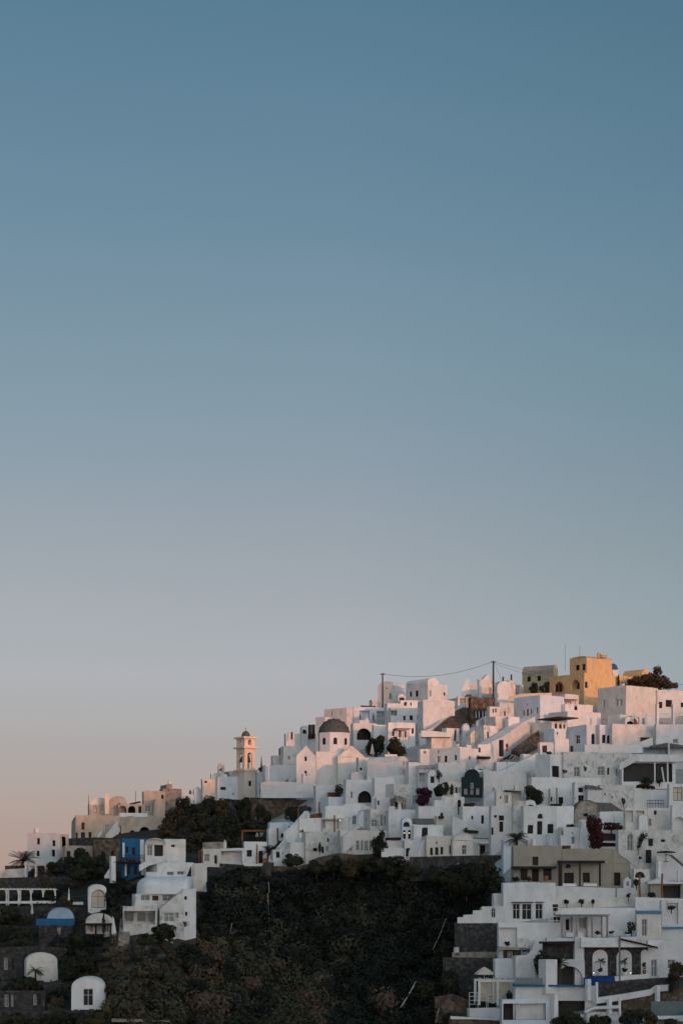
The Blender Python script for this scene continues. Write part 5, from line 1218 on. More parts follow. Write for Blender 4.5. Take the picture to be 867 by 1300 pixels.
house('white lower wall house beneath the red bougainvillea',733,735.5,756,1040,1080,a=8,D=Dt(745,1076)+1.5,wins=[('R',732+3.5,1047,3,9,'B')])
shrub('low dark planter shrub on the blue shutter house',723,1046,1053,13,D=Dt(722,1074)+1,n=260)
D=Dt(745,1046)+3
i=house('stony cream vault house with a long grey barrel roof',726,729,762,1032,1052,a=28,D=D,mat='pale_stone',roof='vr',rise=16,dep=13,rmat='grey_roof',wins=[('R',743.3,1031,6,11,'g')])
i=house('white side wall house under the grey barrel roof',758,761,792,1030,1056,a=8,D=D-.5,dep=4)
wallrun('grey sloping tiles along the barrel vault side',[(752,1018.5),(775,1019.5),(792,1030)],D=D+2,yb=1031.5,thick=4,mat='grey_roof',name='roof_slope',cat='roof')
folded('thin white folded parasol at the side wall house',779.5,1028,1046,2.4,'white_canvas',D=D-1.8)
shrub('large red bougainvillea spilling over the terrace frame',755,1030,1079,26,'bloom_red',D=Dt(760,1078)-1,n=2600,s=.2)
shrub('low red bougainvillea spreading right of the large one',776,1043,1054,30,'bloom_red',D=Dt(770,1078)-.6,n=900,s=.18)
i=house('white framed open terrace room beneath the red bougainvillea',752,754.5,785,1055,1084,a=5,D=Dt(768,1080),wins=[('R',769,1062,26,11,'k'),('R',769,1072.5,26,5,'k')])
# pavilion right
D=Dt(825,994)+3
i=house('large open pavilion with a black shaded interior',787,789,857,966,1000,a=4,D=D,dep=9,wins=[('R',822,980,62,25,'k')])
wallrun('white raking roof edge of the black pavilion',[(786,969,D-.4),(808,957,D-.4),(810,958,D-.4)],hm=1.2,thick=.4,name='roof_edge')
wallrun('broad white fascia over the black pavilion',[(810,957.5),(840,958.5),(900,957)],D=D-.5,yb=967,thick=1.5,name='fascia')
for k,(x,y0,x2) in enumerate(((830.6,968,830.6),(839.5,974,842.5),(846.8,968,847.2))):
    bm=bmesh.new(); a_,b_=P(x,y0,D-.3),P(x2,993,D-.3); tube(bm,[a_,b_],.13); solo('pavilion_post',['straight white post in the middle of the black pavilion','leaning white post in the black pavilion','straight white post right of the leaning post'][k],'post',bm,'whitewash',b_)
shrub('dark round shrub inside the black pavilion',821,986,996,15,D=D-.8,n=420)
shrub('small dark shrub near the leaning post',836.5,989,995,9,D=D-.8,n=220)
house('white house with sheltered grey lintel recess above the pavilion',811,816,905,946.5,970,a=5,D=Dt(840,966)+1.5,wins=[('R',832,953,32,9,'o')])
wallrun('grey sloping awning above the sheltered recess',[(826,946.5),(846,943),(867,946),(905,948)],D=Dt(840,966)-.4,yb=949,thick=2,mat='grey_roof',name='awning',cat='awning')
chimney('thin white mast before the sheltered recess',848.3,941,960,1.5,D=Dt(840,966)-1.5,cap=False,name='mast')
D=Dt(820,1024)+1
house('white stepped block with planted roof under the pavilion',799,802,826,1000,1034,a=7,D=D)
shrub('low spreading black shrub on the stepped block roof',817,993,1003,27,D=D+1,n=900)
house('white house with railing terrace right of the stepped block',820,823,856,1003,1040,a=6,D=D+.8,wins=[('R',831,1032.5,3.6,5.4,'d')])
railing('dark railing on the white terrace house',[(821,1024,D-.6),(842,1024,D-.4)],8,'black_metal',bars=.4)
house('white house with curtained window at the right edge',846,849,905,995,1040,a=6,D=Dt(860,1034)+1,wins=[('R',860,1008,12,17,'c'),('R',872,1008,9,17,'s')])
D=Dt(810,1056)
i=house('white house with two recessed openings behind a small dome',791,793.5,822,1026,1062,a=6,D=D+1,wins=[('R',798.5,1036.5,9,15,'o'),('R',811.5,1035.5,11,13,'o')])
i=house('white pier with a rounded top right of the recessed openings',809,811,822,1037,1062,a=8,D=D-.5,roof='vr',rise=2.5)
house('tall plain white wall house with one small window under the dark railing',819,821.5,854,1026,1064,a=6,D=D+1.2,wins=[('R',831,1031.5,3.4,5.4,'d'),('R',824.5,1044,3.6,9,'s')])
house('white house with great arched niche at the right edge',850,852.5,905,1022,1070,a=5,D=Dt(860,1064),wins=[('R',861,1048,14.5,22,'o',1)])
# big wall
D=Dt(820,1108)+2
i=house('large plain white house with climbing plant and dark shutters',781,784.5,905,1054,1114,a=5,D=D,wins=[('R',825.5,1069.3,6,9.5,'d'),('R',841.3,1067.3,5.4,3.4,'d'),('R',799.5,1069,8,22,'s',1)])
bm=bmesh.new(); rng=random.Random(3)
t=thing('climbing_plant','leggy climbing plant on the large plain white wall','plant',P(810,1084,D-.5))
for x,y in ((815,1060),(812.5,1066),(814,1064),(811.5,1071),(810.5,1076),(818,1061),(813,1068)): crown(bm,P(x,y,D-.4),.45,.3,.6,60,.14,rng,3)
part('foliage',bm,'leaf_dark',t); bm=bmesh.new(); tube(bm,[P(809,1086,D-.3),P(811,1075,D-.4),P(816,1058,D-.4)],.05); part('stem',bm,'bark',t)
chimney('round dark wall drum on the large plain white house',822.8,1079,1087,5,'black_metal',D=D-.6,cap=False,name='wall_drum')
pot('dark potted plant at the foot of the plain white wall',812,1087,1094,5,'old_whitewash',D=D-.8)
wallrun('white sloping yard wall with grey coping at the right edge',[(833,1087),(848,1085.5),(856,1092),(869,1103),(890,1112)],D=Dt(850,1116)+1,yb=1118,thick=.5)
wallrun('grey raking roof slab beside the sloping yard wall',[(846,1084.5),(853,1085.5),(869,1099),(880,1100)],D=Dt(850,1116)+2,yb=1104,thick=2,mat='grey_roof',name='roof_slab',cat='roof')
umbrella('flat dark parasol over the sloping yard wall',845,1080,1094,24,'black_canvas',D=Dt(850,1110)-.5,rise=.1)
chimney('slender white chimney stack left of the sloping yard wall',835.4,1093,1116,4.6,D=Dt(835,1118)-1)
chimney('small white vent pipe with dark cap at the right edge',860.5,1106,1118,3,D=Dt(860,1120)-1,name='vent')
house('white oven house with a dark mouth under the big plain wall',802,804,824,1103,1130,a=6,D=Dt(812,1126)+1,wins=[('R',811.5,1110.5,12.5,8,'k',1)])
# =================================================================== CENTRE LOWER ROW
D=Dt(520,1090)
i=house('white two storey house with grey vaulted roof and fanlight gable',508,510.5,523,1043,1092,a=7,D=D+2.5,dep=8,roof='vr',rise=5.5,rmat='old_whitewash',wins=[('R',516.2,1045.6,8,8.6,'d',1),('R',513.2,1059.5,3.4,11,'d'),('R',519.6,1059.5,3.4,11,'d')])
house('long grey roofed range right of the fanlight gable',520,523.5,551,1046.5,1092,a=8,D=D+3,roof='vl',rise=7,rmat='grey_roof',dep=6)
lamp('lit lamp left of the doors under the fanlight gable',513.2,1057.5,D+2.1,None); lamp('lit lamp right of the doors under the fanlight gable',519.4,1057.5,D+2.1,None)
house('white front with arched niche door right of the fanlight gable',522,525,562,1048,1092,a=6,D=D+1.2,wins=[('R',539,1056.5,7.6,15,'d',1)])
house('white ground floor with one dark door on the cliff rim',511,513.5,552,1066.5,1096,a=6,D=D-.5,wins=[('R',518.2,1082,6,10.5,'D')])
stairs('white steps up to the arched niche door',530,1087,541,1066,wid=1.6,n=12,D0=D-2.6,D1=D-.9,mat='whitewash',parapet=.7)
house('white terrace house with dark planter left of the dark door',488,491,514,1065.5,1096,a=7,D=Dt(500,1092)+.5)
wallrun('dark planter along the white terrace house',[(489,1063.5),(509,1063)],D=Dt(500,1092)+.2,yb=1066.5,thick=1,mat='black_canvas',name='planter',cat='planter')
house('white recessed terrace house with lamp lit wall',490,493,527,1027.5,1070,a=6,D=Dt(505,1062)+4,wins=[])
wallrun('low white wall with pots on the rim terrace',[(484,1077),(513,1076.5)],D=Dt(500,1092)-1.2,yb=1088,thick=.3)
house('white L shaped house with a dark planter box',528,531,577,1024,1062,a=6,D=Dt(550,1052)+1)
house('white middle house with dark planter box and steps',551,553.5,578,1036,1068,a=8,D=Dt(562,1060)+.5)
wallrun('dark planter box on the white middle house',[(556.5,1036),(563.5,1036)],D=Dt(562,1060)-.1,yb=1039,thick=.5,mat='dark_wood',name='planter',cat='planter')
shrub('tiny dark plant in the planter box',560.5,1031.5,1036.5,5,D=Dt(562,1060),n=140)
D=Dt(575,1040)
i=house('white house with a tall dark arched door below the dark green facade',545,560,589,1011,1046,a=22,D=D,wins=[('R',583,1024.8,4.2,20,'d',1)])
house('narrow white pillar house left of the tall arched door',548,551,561,1016,1046,a=20,D=D-.6)
i=house('white house with two narrow windows and planted roof right of the tall arched door',583,587,624,1023.5,1064,a=11,D=Dt(605,1056),wins=[('R',599.3,1037.8,2.4,4.6,'d'),('R',612.3,1040.5,3.4,10.5,'d')])
shrub('low dry hedge on the roof of the two narrow window house',596.5,1019,1024.5,17,'leaf_dry',D=Dt(605,1056)+.6,n=420)
i=house('white house with black double windows and dark side door',620,623,664,1023,1068,a=7,D=Dt(640,1062)+.5,wins=[('R',628.6,1036.5,3.6,3.2,'d'),('R',636.2,1038.5,6.6,6.4,'d'),('R',636,1049.5,5,13,'D'),('R',624.6,1055,3,9.5,'d')])
wallrun('long white sloping wall sweeping down to the palm',[(574,1036,Dt(590,1066)-.6),(590,1042,Dt(590,1066)-.6),(611,1050,Dt(590,1066)-.8),(628,1059,Dt(590,1066)-1)],yb=1072,thick=.5)
wallrun('green garden chest on the white middle terrace',[(593.5,1053.5),(607,1054.5)],D=Dt(590,1070)-1.5,yb=1058,thick=.8,mat='leaf_olive',name='garden_chest',cat='chest')
shrub('dark shrub beside the green garden chest',591,1050.5,1058,6,D=Dt(590,1070)-1.6,n=200)
D=Dt(580,1086)
i=house('white lower house with four dark doors on the dark wall',548,541,577,1061,1092,a=7,D=D+1,wins=[('R',547.3,1081,3.6,9.5,'d'),('R',554.2,1080.5,4.4,9.5,'d'),('R',560.6,1080,3.4,9.5,'d'),('R',572,1078.8,4,11,'d'),('R',554,1070,1.6,3.4,'d')])
house('white round gabled house above the dark wall',572,574.5,600.5,1067,1092,a=7,D=D,roof='vr',rise=8.5,dep=7,wins=[('R',589,1078.8,5.8,12.4,'w')])
i=house('long white house with dark grey roof and porch above the dark wall',597,600,650,1065.5,1092,a=6,D=D+1.5,roof='sr',rise=1,rmat='grey_roof',wins=[('R',612.3,1079.3,7,12.6,'d'),('R',632.4,1079.3,5,11,'d')])
wallrun('dark grey roof ridge behind the long white house',[(594,1059.5),(620,1060),(650,1062.5)],D=D+6,yb=1066.5,thick=4,mat='grey_roof',name='roof_ridge',cat='roof')
wallrun('white porch canopy on the long white house',[(608,1069),(620,1068),(640,1070)],D=D-.6,yb=1071,thick=2.2,name='porch_canopy',cat='canopy')
wallrun('long dark lava retaining wall under the lower village',[(520,1088),(560,1087),(600,1086),(655,1085.5)],D=Dt(600,1092)-2.2,yb=1110,thick=1,mat='lava_stone',name='retaining_wall',down=1)
chimney('white electric cabinet on the dark retaining wall slope',582.5,1096,1104,8,'old_whitewash',D=Dt(580,1092)-3.5,cap=False,name='electric_cabinet')
palm('big spiky dark palm behind the tan building',655.5,1039,1080,34,D=Dt(655,1080)-.5,nf=44,trunk=.36,seed=12)
house('white wall house between the palm and the long grey roof',636,639,668,1066,1092,a=7,D=Dt(650,1088)+1.5)
chimney('small white pointed cowl left of the pier',676.5,1066,1076,4.4,D=Dt(680,1078)-.5)
chimney('small white pointed cowl with dark mouth near the palm',670.5,1067,1076,5,D=Dt(680,1078)-.5,mat='old_whitewash')
# =================================================================== TAN BUILDING
D=Dt(710,1124)
i=house('tan restaurant building with dark awnings and porch posts',648.5,651.5,712.5,1073.5,1124,a=4,D=D,dep=9,mat='tan_plaster',cat='restaurant',
  wins=[('R',679.2,1093,7.6,11,'d'),('R',664.5,1110,9,15,'d'),('R',679.3,1111,9,16,'D'),('R',694.5,1110,10,15,'d')])
t=i['root']
block(t,711,713,778,1078,1128,a=4,D=D+.8,dep=9,mat='tan_plaster',name='porch_wing',wins=[('R',721.8,1115,12.4,14,'d'),('R',744,1114,9,12.5,'d'),('R',721,1099.5,7,5,'d',1)])
block(t,776,778,800,1096,1128,a=4,D=D+1.2,dep=8,mat='tan_plaster',name='side_wing',roof='sr',rise=17,wins=[('R',783.2,1116,8.4,16.5,'D')])
bm=bmesh.new(); box(bm,P(677,1101.5,D-1.0),(55/F*D,2.2,.35),R_(4)); part('awning',bm,'dark_wood',t)
bm=bmesh.new(); box(bm,P(737,1094.3,D-1.2),(60/F*D,.3,.4),R_(4)); part('porch_beam',bm,'dark_wood',t)
bm=bmesh.new(); box(bm,P(737,1095.4,D-.2),(58/F*D,2.0,.1),R_(4)); part('porch_roof',bm,'dark_wood',t)
for x,w in ((710.5,4),(735.6,1.8),(761,2.2)):
    bm=bmesh.new(); box(bm,P(x,1110,D-1.2+(x-735)/F*D*.07),(w/F*D,.25,30/F*D),R_(4)); part('porch_post',bm,'dark_wood',t)
for k,(x0,x1) in enumerate(((714,731),(740.5,757.5))): wallrun(['white bench under the larger porch window','white bench under the smaller porch window'][k],[(x0,1121.5),(x1,1121.8)],D=D-1.6,yb=1125,thick=.6,name='bench',cat='bench')
pot('round terracotta pot under the tan building awning',692.6,1111.5,1118.5,8,'terracotta',None,D=D-1.6)
for k,(x,w) in enumerate(((654,10),(671,6))): shrub(['low dark plant at the left corner of the tan building','low dark plant beside the middle awning door'][k],x,1112.5,1119,w,D=D-1.4,n=200)
wallrun('reddish stack of crates on the tan building roof',[(713.5,1073.5),(724,1073.5)],D=D+2,yb=1078.5,thick=.8,mat='brown_wood',name='crate_stack',cat='crates')
i=house('miniature white chapel shrine with arched opening',790.5,791,800.5,1118.5,1127,a=6,D=D-1.5,dep=1,roof='gr',rise=4.5,name='roadside_shrine',cat='shrine',down=.5,wins=[('R',796,1121.2,3.6,7,'d',1)])
# parapet terraces
D=Dt(700,1146)
i=house('white terrace front below the tan building with three glazed doors',636.5,639,705,1120.5,1172,a=5,D=D,dep=9,wins=[('R',655.3,1157,9.6,20,'w'),('R',668.5,1157.3,12.6,20.5,'w'),('R',684,1157,9.6,20,'w')])
bm=bmesh.new()
for x,w in ((655.3,11.5),(669,14.5),(684.5,11)): box(bm,P(x,1145.4,D-.3),(w/F*D,.6,.14),R_(5))
part('louvre',bm,'dark_wood',i['root'])
wallrun('long white parapet under the porch of the tan building',[(700,1124.5),(740,1126),(780,1127.5),(808,1127)],D=D+3,yb=1144,thick=.6,down=2)
house('white rooftop terrace with planters behind the pergola',702,705,810,1141,1175,a=5,D=D+1.5,dep=8,par=.2)
for k,(x,w) in enumerate(((719,7),(738,9),(752,4.5),(797,6))):
    shrub(['small dark planter shrub above the pergola left','wide dark planter shrub above the pergola','tiny dark planter shrub right of the wide one','black planter shrub on the parapet by the shrine'][k],x,1141.5 if k<3 else 1134,1147.5 if k<3 else 1139.5,w,D=D+1 if k<3 else D+1.8,n=220)
railing('low white balustrade above the pergola',[(711,1153,D+.9),(751,1152,D+1.2)],4,bars=.35)
wallrun('thin grey drain strip on the long white parapet',[(781.2,1127.5),(782.6,1127.5)],D=D+2.8,yb=1139,thick=.3,mat='metal',name='drain')
# stepped walls and vault left of the glazed doors
house('white vault end house with tall arched window above the stone wall',609,611.5,640,1152,1182,a=5,D=D-1,roof='zr',rise=0.5,dep=6,wins=[('R',626.2,1158,5.4,14.5,'w',1)])
block_i=house('small white dormer block left of the glazed terrace front',624,626,640,1134,1152,a=12,D=D+2,dep=3)
wallrun('three stepped white walls left of the arched window',[(580.5,1164.5),(588,1164.3),(588.2,1161.5),(600,1161),(600.2,1155.8),(612,1155.5)],D=D-1.3,yb=1172,thick=.6)
wallrun('tall lava stone retaining wall below the stepped walls',[(577,1171.5),(605,1171.8),(634,1172)],D=D-1.2,yb=1216,thick=1.2,mat='lava_stone',name='retaining_wall',down=4)
wallrun('pale rubble strip at the foot of the tall lava wall',[(574,1209.5),(600,1208.5),(640,1209)],D=D-2.5,yb=1217,thick=1.2,mat='pale_stone',name='rubble_wall',down=1)
chimney('white meter box beside the tall lava wall',579,1202.5,1210,5,'old_whitewash',D=D-2,cap=False,name='meter_box')
wallrun('dark lava wall below the pale rubble strip',[(562,1215.5),(600,1216),(640,1217)],D=D-5.5,yb=1262,thick=1.2,mat='lava_stone',name='retaining_wall',down=5)
# white apartment with recess
D2=Dt(660,1200)+3
i=house('white balcony house with cream recess and dark door under the glazed terrace',631,633,712,1171.5,1216,a=5,D=D2,dep=9,wins=[('R',645.2,1189,22,23,'o')])
bm=bmesh.new(); box(bm,P(653.8,1190,D2+1.95),(4.6/F*D2,.1,19/F*D2),R_(5)); part('door',bm,'dark_wood',i['root'])
shrub('dark seat cushion heap in the cream recess',643.5,1194.5,1201,7,'dark_cloth',cat='cushion',name='cushion_heap',D=D2-.2,n=160)
wallrun('grey balcony slab under the cream recess',[(632,1201.5),(660,1203)],D=D2-1.4,yb=1206,thick=1.6,mat='tan_plaster',name='balcony_slab')
wallrun('pale blue grey panel wall right of the cream recess',[(656.5,1191),(671,1191)],D=D2-.6,yb=1203,thick=.4,mat='pale_blue' if False else 'old_whitewash',name='panel_wall')
house('dark under balcony room with blue door',637,639,672,1204.5,1224,a=5,D=D2-.4,dep=5,mat='lava_stone',wins=[('R',647,1213,7,14,'s'),('R',666,1210,9,10,'B')])
wallrun('white curved wing wall right of the under balcony room',[(668,1213),(674,1207),(680,1192),(690,1190),(700,1190)],D=D2-1.2,yb=1222,thick=.6)
house('white cubic block behind the cream square parasol',625.5,628,655.5,1217.5,1248,a=5,D=Dt(640,1240)+1,dep=6)
house('white wall house left of the dark palm arch',651,654,696,1213,1250,a=5,D=Dt(672,1242)+1,dep=6)
# pergola terrace
D3=Dt(740,1196)+1
pergola('grey timber pergola on the white terrace with benches',712.8,771,1161,1192,dep=4,mat='metal',roofmat='grey_roof',D=D3,np_=3,a=4,post=.22)
i=house('white house wall with blue door behind the grey pergola',702,705,809,1153,1200,a=4,D=D3+5,dep=5,wins=[('R',720,1174,4.4,14,'g'),('R',739,1172,9,14,'o'),('R',745.5,1172,4,14,'R',1)])
wallrun('white terrace edge under the grey pergola',[(694,1190.5),(740,1191.5),(808,1189)],D=D3-1,yb=1197,thick=4,name='terrace_edge')
for k,(x,y0,y1,w) in enumerate(((758.8,1181.5,1191,9),(775.3,1181.5,1188.5,8),(795.5,1183,1188.5,10))):
    pot(['dark bushy potted plant under the grey pergola','dark potted plant right of the grey pergola','low dark potted plant by the blue banded house'][k],x,y0,y1,w,'old_whitewash',D=D3-.6)
for k,x in enumerate((723,735)): wallrun(['white terrace bench left under the pergola','white terrace bench nearer the pergola middle'][k],[(x-5,1184),(x+5,1184)],D=D3+1,yb=1189.5,thick=.7,name='bench',cat='bench')
railing('white stair railing left of the grey pergola',[(696.5,1191,D3-.5),(711,1191,D3+.5)],33,rails=6,bars=1.2)
for k,(y,x,w) in enumerate(((1150,704.5,7),(1154.5,704.5,6),(1165,706.5,8))): wallrun(['upper dark shutter by the stair railing','middle dark shutter by the stair railing','large dark shutter by the stair railing'][k],[(x-w/2,y-2),(x+w/2,y-2)],D=D3+4.6,yb=y+(2 if k<2 else 6),thick=.15,mat='black_metal',name='shutter',cat='shutter')
# blue band house
D4=Dt(820,1190)+1
i=house('white house with a blue cornice band and tall grey door',805.5,807.5,839,1155,1194,a=4,D=D4,dep=6,wins=[('R',817.6,1177.5,7,22,'s')])
bm=bmesh.new(); box(bm,P(823.2,1158.2,D4-.06+.12),(32.5/F*D4,.2,4.2/F*D4),R_(4)); part('cornice_band',bm,'pale_blue',i['root'])
i=house('white house with blue sill band and framed terrace window at the right edge',836.5,838.5,905,1143,1194,a=4,D=D4+.7,dep=6,wins=[('R',852.5,1160,15.5,27,'o'),])
bm=bmesh.new(); box(bm,P(852.5,1158.8,D4+2.2),(15.5/F*D4,.2,4/F*D4),R_(4)); box(bm,P(870,1177.8,D4+.62+1.1*.0),(60/F*D4,.2,2.6/F*D4),R_(4)); part('cornice_band',bm,'pale_blue',i['root'])
shrub('small dark plant in the framed terrace window',852,1149.5,1155,11,D=D4+1.2,n=220)
shrub('grey leafy plant by the blue cornice house',801,1167,1186,11,'leaf_olive',D=D4-1.2,n=420)
house('grey grill shelter with dark counter on the right terrace',822,825,864,1121,1146,a=5,D=Dt(845,1142)+1,mat='tan_plaster',dep=5,wins=[('R',851,1131.5,24,17,'k')])
wallrun('white roof edge over the grey grill shelter',[(822,1119.5),(838,1114.5),(850,1119),(905,1121)],D=Dt(845,1142)+.4,yb=1122,thick=3)
for k,(x,y0,y1) in enumerate(((811.4,1110,1139),(839.8,1109,1143))): 
    bm=bmesh.new(); Dd=Dt(820,1144)-1; tube(bm,[P(x+.4,y1,Dd),P(x-.3,(y0+y1)/2,Dd),P(x+.2,y0,Dd)],.2,.13,6); solo('timber_post',['driftwood timber post near the white shrine','driftwood timber post before the grill shelter'][k],'post',bm,'orange_wood',P(x,y1,Dd))
shrub('dark teal plant behind the left driftwood post',807.5,1115.5,1125,10,'leaf_dark',D=Dt(815,1140)+1,n=300)
shrub('dark low bush on the terrace between driftwood posts',827,1132.5,1139.5,13,'leaf_dark',D=Dt(825,1142)-1,n=300)
wallrun('white terrace parapet under the driftwood posts',[(806,1138.5),(838,1140),(905,1143)],D=Dt(820,1150)+.2,yb=1158,thick=.6)
# stone arch facade
D5=Dt(780,1240)
i=house('dark lava stone facade with three white arches',737,739.5,822,1199,1246,a=4,D=D5,dep=7,mat='lava_stone',cat='house')
for n_,x in enumerate((761.3,791.8,818)):
    bm=bmesh.new(); w=(19.5 if n_<2 else 10)/F*D5; Hh=33/F*D5; n=10; c=P(x,1238.5,D5-.09+(x-739.5)/F*D5*.07)
    r=w/2; pts=[(-r,0),(r,0)]+[(r*math.cos(math.pi*j/n),Hh-r+r*math.sin(math.pi*j/n)) for j in range(n+1)]
    U=Vector((math.cos(R_(4)),math.sin(R_(4)),0)); f=[bm.verts.new(c+U*u+Vector((0,0,v))) for u,v in pts]; g=[bm.verts.new(c+U*u+Vector((0,.07,v))) for u,v in pts]; bm.faces.new(f)
    for j in range(len(f)): bm.faces.new((f[j],f[(j+1)%len(f)],g[(j+1)%len(f)],g[j]))
    part('arch_panel',bm,'cream' if False else 'whitewash',i['root'])
for n_,x in enumerate((761.5,792.5)):
    palm(['little potted palm in the left white arch','little potted palm in the middle white arch'][n_],x,1208,1238,16,D=D5-.9,nf=16,trunk=.6,seed=20+n_,name='potted_palm',tr=.05)
    pot(['round white pot in the left white arch','round white pot in the middle white arch'][n_],x,1229,1238,8.5,'whitewash','leaf_dark',D=D5-.8)
pot('small dark potted plant in the half arch',817.5,1222,1238,6,'terracotta','leaf_dark',D=D5-.4)
lamp('lit uplight at the left white arch',753.2,1235,D5-.5,None); lamp('lit uplight at the middle white arch',800,1235,D5-.5,None)
wallrun('white slanted roof slab over the stone facade',[(737,1190.5),(778,1191.5),(812,1196),(834,1201.5)],D=D5-1.2,yb=1202.5,thick=2.5,name='roof_slab',cat='roof')
wallrun('thin dark roof edge on the white slanted slab',[(786,1190.8),(812,1196.5),(834.5,1202)],D=D5-1.6,hm=.25,thick=.3,mat='dark_wood',name='roof_edge')
chimney('slim grey mast before the stone facade',786,1188,1238,1.7,'metal',D=D5-2,cap=False,name='mast')
house('white house with two tall grey doors at the lower right edge',820,822.5,905,1193,1258,a=4,D=D5+.6,dep=8,wins=[('R',829.8,1229,8,22,'s'),('R',852,1224,10.5,12,'s')])
house('white column wall between the dark panel and the stone facade',727,729,741,1190,1240,a=4,D=D5-.3,dep=6)
house('dark lava panel wall behind the overgrown palm',688,690,730,1196.5,1224,a=4,D=D5+.5,dep=5,mat='lava_stone')
i=house('white house with deep black arched doorway',694,697,742,1217.5,1260,a=4,D=D5-1,dep=8,wins=[('R',722.5,1239,34,25,'k',1)])
wallrun('blue tarpaulin draped over the low wall below the stone facade',[(741,1241),(760,1240),(780,1240)],D=D5-2.2,yb=1250.5,thick=.4,mat='tarpaulin',name='tarpaulin',cat='tarpaulin')
wallrun('white kerb wall right of the blue tarpaulin',[(780,1239.5),(800,1238),(823,1236.5)],D=D5-2,yb=1246,thick=.5)
palm('overgrown shaggy palm before the lava panel wall',709,1190,1250,32,D=D5-3,nf=40,trunk=.45,seed=31,tr=.4)
shrub('bushy dark plant left of the overgrown palm',688,1206,1248,26,D=D5-3,n=1600)
chimney('broad white gate pillar before the overgrown palm',695,1218,1251,17,D=D5-5,cap=False,name='gate_pillar')
wallrun('dark awning edge above the bushy dark plant',[(685,1195.5),(729,1195)],D=D5-1,yb=1198,thick=1.5,mat='dark_wood',name='awning',cat='awning')
wallrun('teal glass balustrade below the white wall house',[(654,1241),(690,1242)],D=D5-5.5,yb=1250,thick=.1,mat='teal_glass',name='glass_balustrade',cat='balustrade')
wallrun('blue pool edge along the white band terrace',[(652,1249.5),(690,1250),(750,1251.5)],D=D5-6,yb=1252.6,thick=2,mat='blue_paint',name='pool_edge',cat='pool edge')
# white band terrace
D6=Dt(690,1280)
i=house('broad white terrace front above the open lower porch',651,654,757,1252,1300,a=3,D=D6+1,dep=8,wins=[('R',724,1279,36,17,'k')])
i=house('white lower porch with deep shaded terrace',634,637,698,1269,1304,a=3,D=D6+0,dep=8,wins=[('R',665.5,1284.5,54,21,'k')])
for k,x in enumerate((652,668,679)):
    bm=bmesh.new(); tube(bm,[P(x+(-4 if k==1 else 0),1295,D6+1.2),P(x,1274,D6+1.2)],.14); solo('porch_post',['first slim post inside the shaded terrace','leaning post inside the shaded terrace','third slim post inside the shaded terrace'][k],'post',bm,'old_whitewash',P(x,1295,D6+1.2))
chimney('square white pier between the two shaded porches',704,1262,1303,6,D=D6-.5,cap=False,name='pier')
umbrella('cream square parasol on the small railed terrace',614.5,1227.5,1262,25,'canvas',D=Dt(615,1262),rise=.24)
pergola('white beam pergola on the small railed terrace',608,655,1241,1273,dep=4,mat='white_canvas',D=Dt(630,1272)+.5,np_=2,slats=5,post=.3,beam=.3)
wallrun('cream rear wall of the white beam pergola',[(608,1245),(640,1246),(656,1247)],D=Dt(630,1272)+5,yb=1274,thick=.4,mat='cream')
railing('white timber fence left on the small railed terrace',[(595.5,1280,Dt(610,1280)),(617,1280,Dt(610,1280))],20,'white_canvas',rails=4,bars=1.1)
railing('white timber fence right on the small railed terrace',[(619,1277,Dt(615,1280)),(636,1276,Dt(615,1280))],14,'white_canvas',rails=3,bars=.9)
shrub('dark leafy shrub on the white beam pergola terrace',646,1256,1270,9,D=Dt(630,1272)-.6,n=420)
shrub('dark planter hedge behind the white timber fences',612,1271.5,1277,30,D=Dt(610,1280)+1,n=420)
house('white plunge pool wall below the timber fences',593,596,634.5,1280.5,1300,a=4,D=Dt(612,1294)+.5,dep=4)
wallrun('white slab edge over the bottom stone wall',[(572,1290.5),(600,1292),(640,1295),(700,1299)],D=Dt(620,1298)-1,yb=1294.0,thick=1.5,name='terrace_slab')
wallrun('bottom brown stone wall under the white slab edge',[(570,1292.5),(600,1294.2),(640,1297),(720,1302)],D=Dt(620,1298)-.8,yb=1330,thick=1.5,mat='brown_stone',name='retaining_wall',down=4)
wallrun('rough brown stone buttress left of the plunge pool',[(552,1266),(575,1262),(596,1270)],D=Dt(580,1290)+3,yb=1310,thick=1.5,mat='brown_stone',name='buttress',down=3)
# bottom right walls
D7=Dt(800,1268)
wallrun('grey stone garden wall rising to the right',[(757,1248.5),(800,1244),(849,1241),(900,1240)],D=D7+1,yb=1268,thick=.8,mat='lava_stone',name='stone_wall',down=1)
wallrun('white curving handrail wall below the grey stone wall',[(742,1257,D7-.3),(757,1266.5,D7-.4),(790,1262,D7-.3),(825,1256,D7-.2),(832,1251,D7-.2),(850,1250,D7-.2)],hm=.8,thick=.5,name='handrail_wall')
wallrun('brown stone wall under the white handrail',[(786,1266),(830,1260),(850,1257),(905,1250)],D=D7+.4,yb=1300,thick=.8,mat='brown_stone',name='stone_wall',down=3)
wallrun('white stepping ledge below the handrail wall',[(742,1283,D7-1.4),(754,1278,D7-1.4),(786,1276.5,D7-1.4)],hm=.35,thick=1.5,name='ledge')
for k,(x,y0,y1,w) in enumerate(((757,1247,1262,2.6),(746,1243,1260,5.5),(834,1252,1276,4.6),(786,1266,1277,2.4),(773,1268,1277,5))): chimney(['slim white pier at the start of the stone wall','white gate pier left of the stone wall','white pier splitting the brown stone wall','thin white pier on the stepping ledge','short white pier on the stepping ledge'][k],x,y0,y1,w,D=D7-1,cap=False,name='pier')
house('white house with dark recess under the stepping ledge',741,744,788,1285,1312,a=4,D=D7-.8,mat='old_whitewash',dep=4)
wallrun('teal glass pool fence at the bottom right corner',[(826,1271.5),(850,1271),(905,1270.5)],D=D7-3,yb=1289,thick=.1,mat='teal_glass',name='glass_fence',cat='fence')
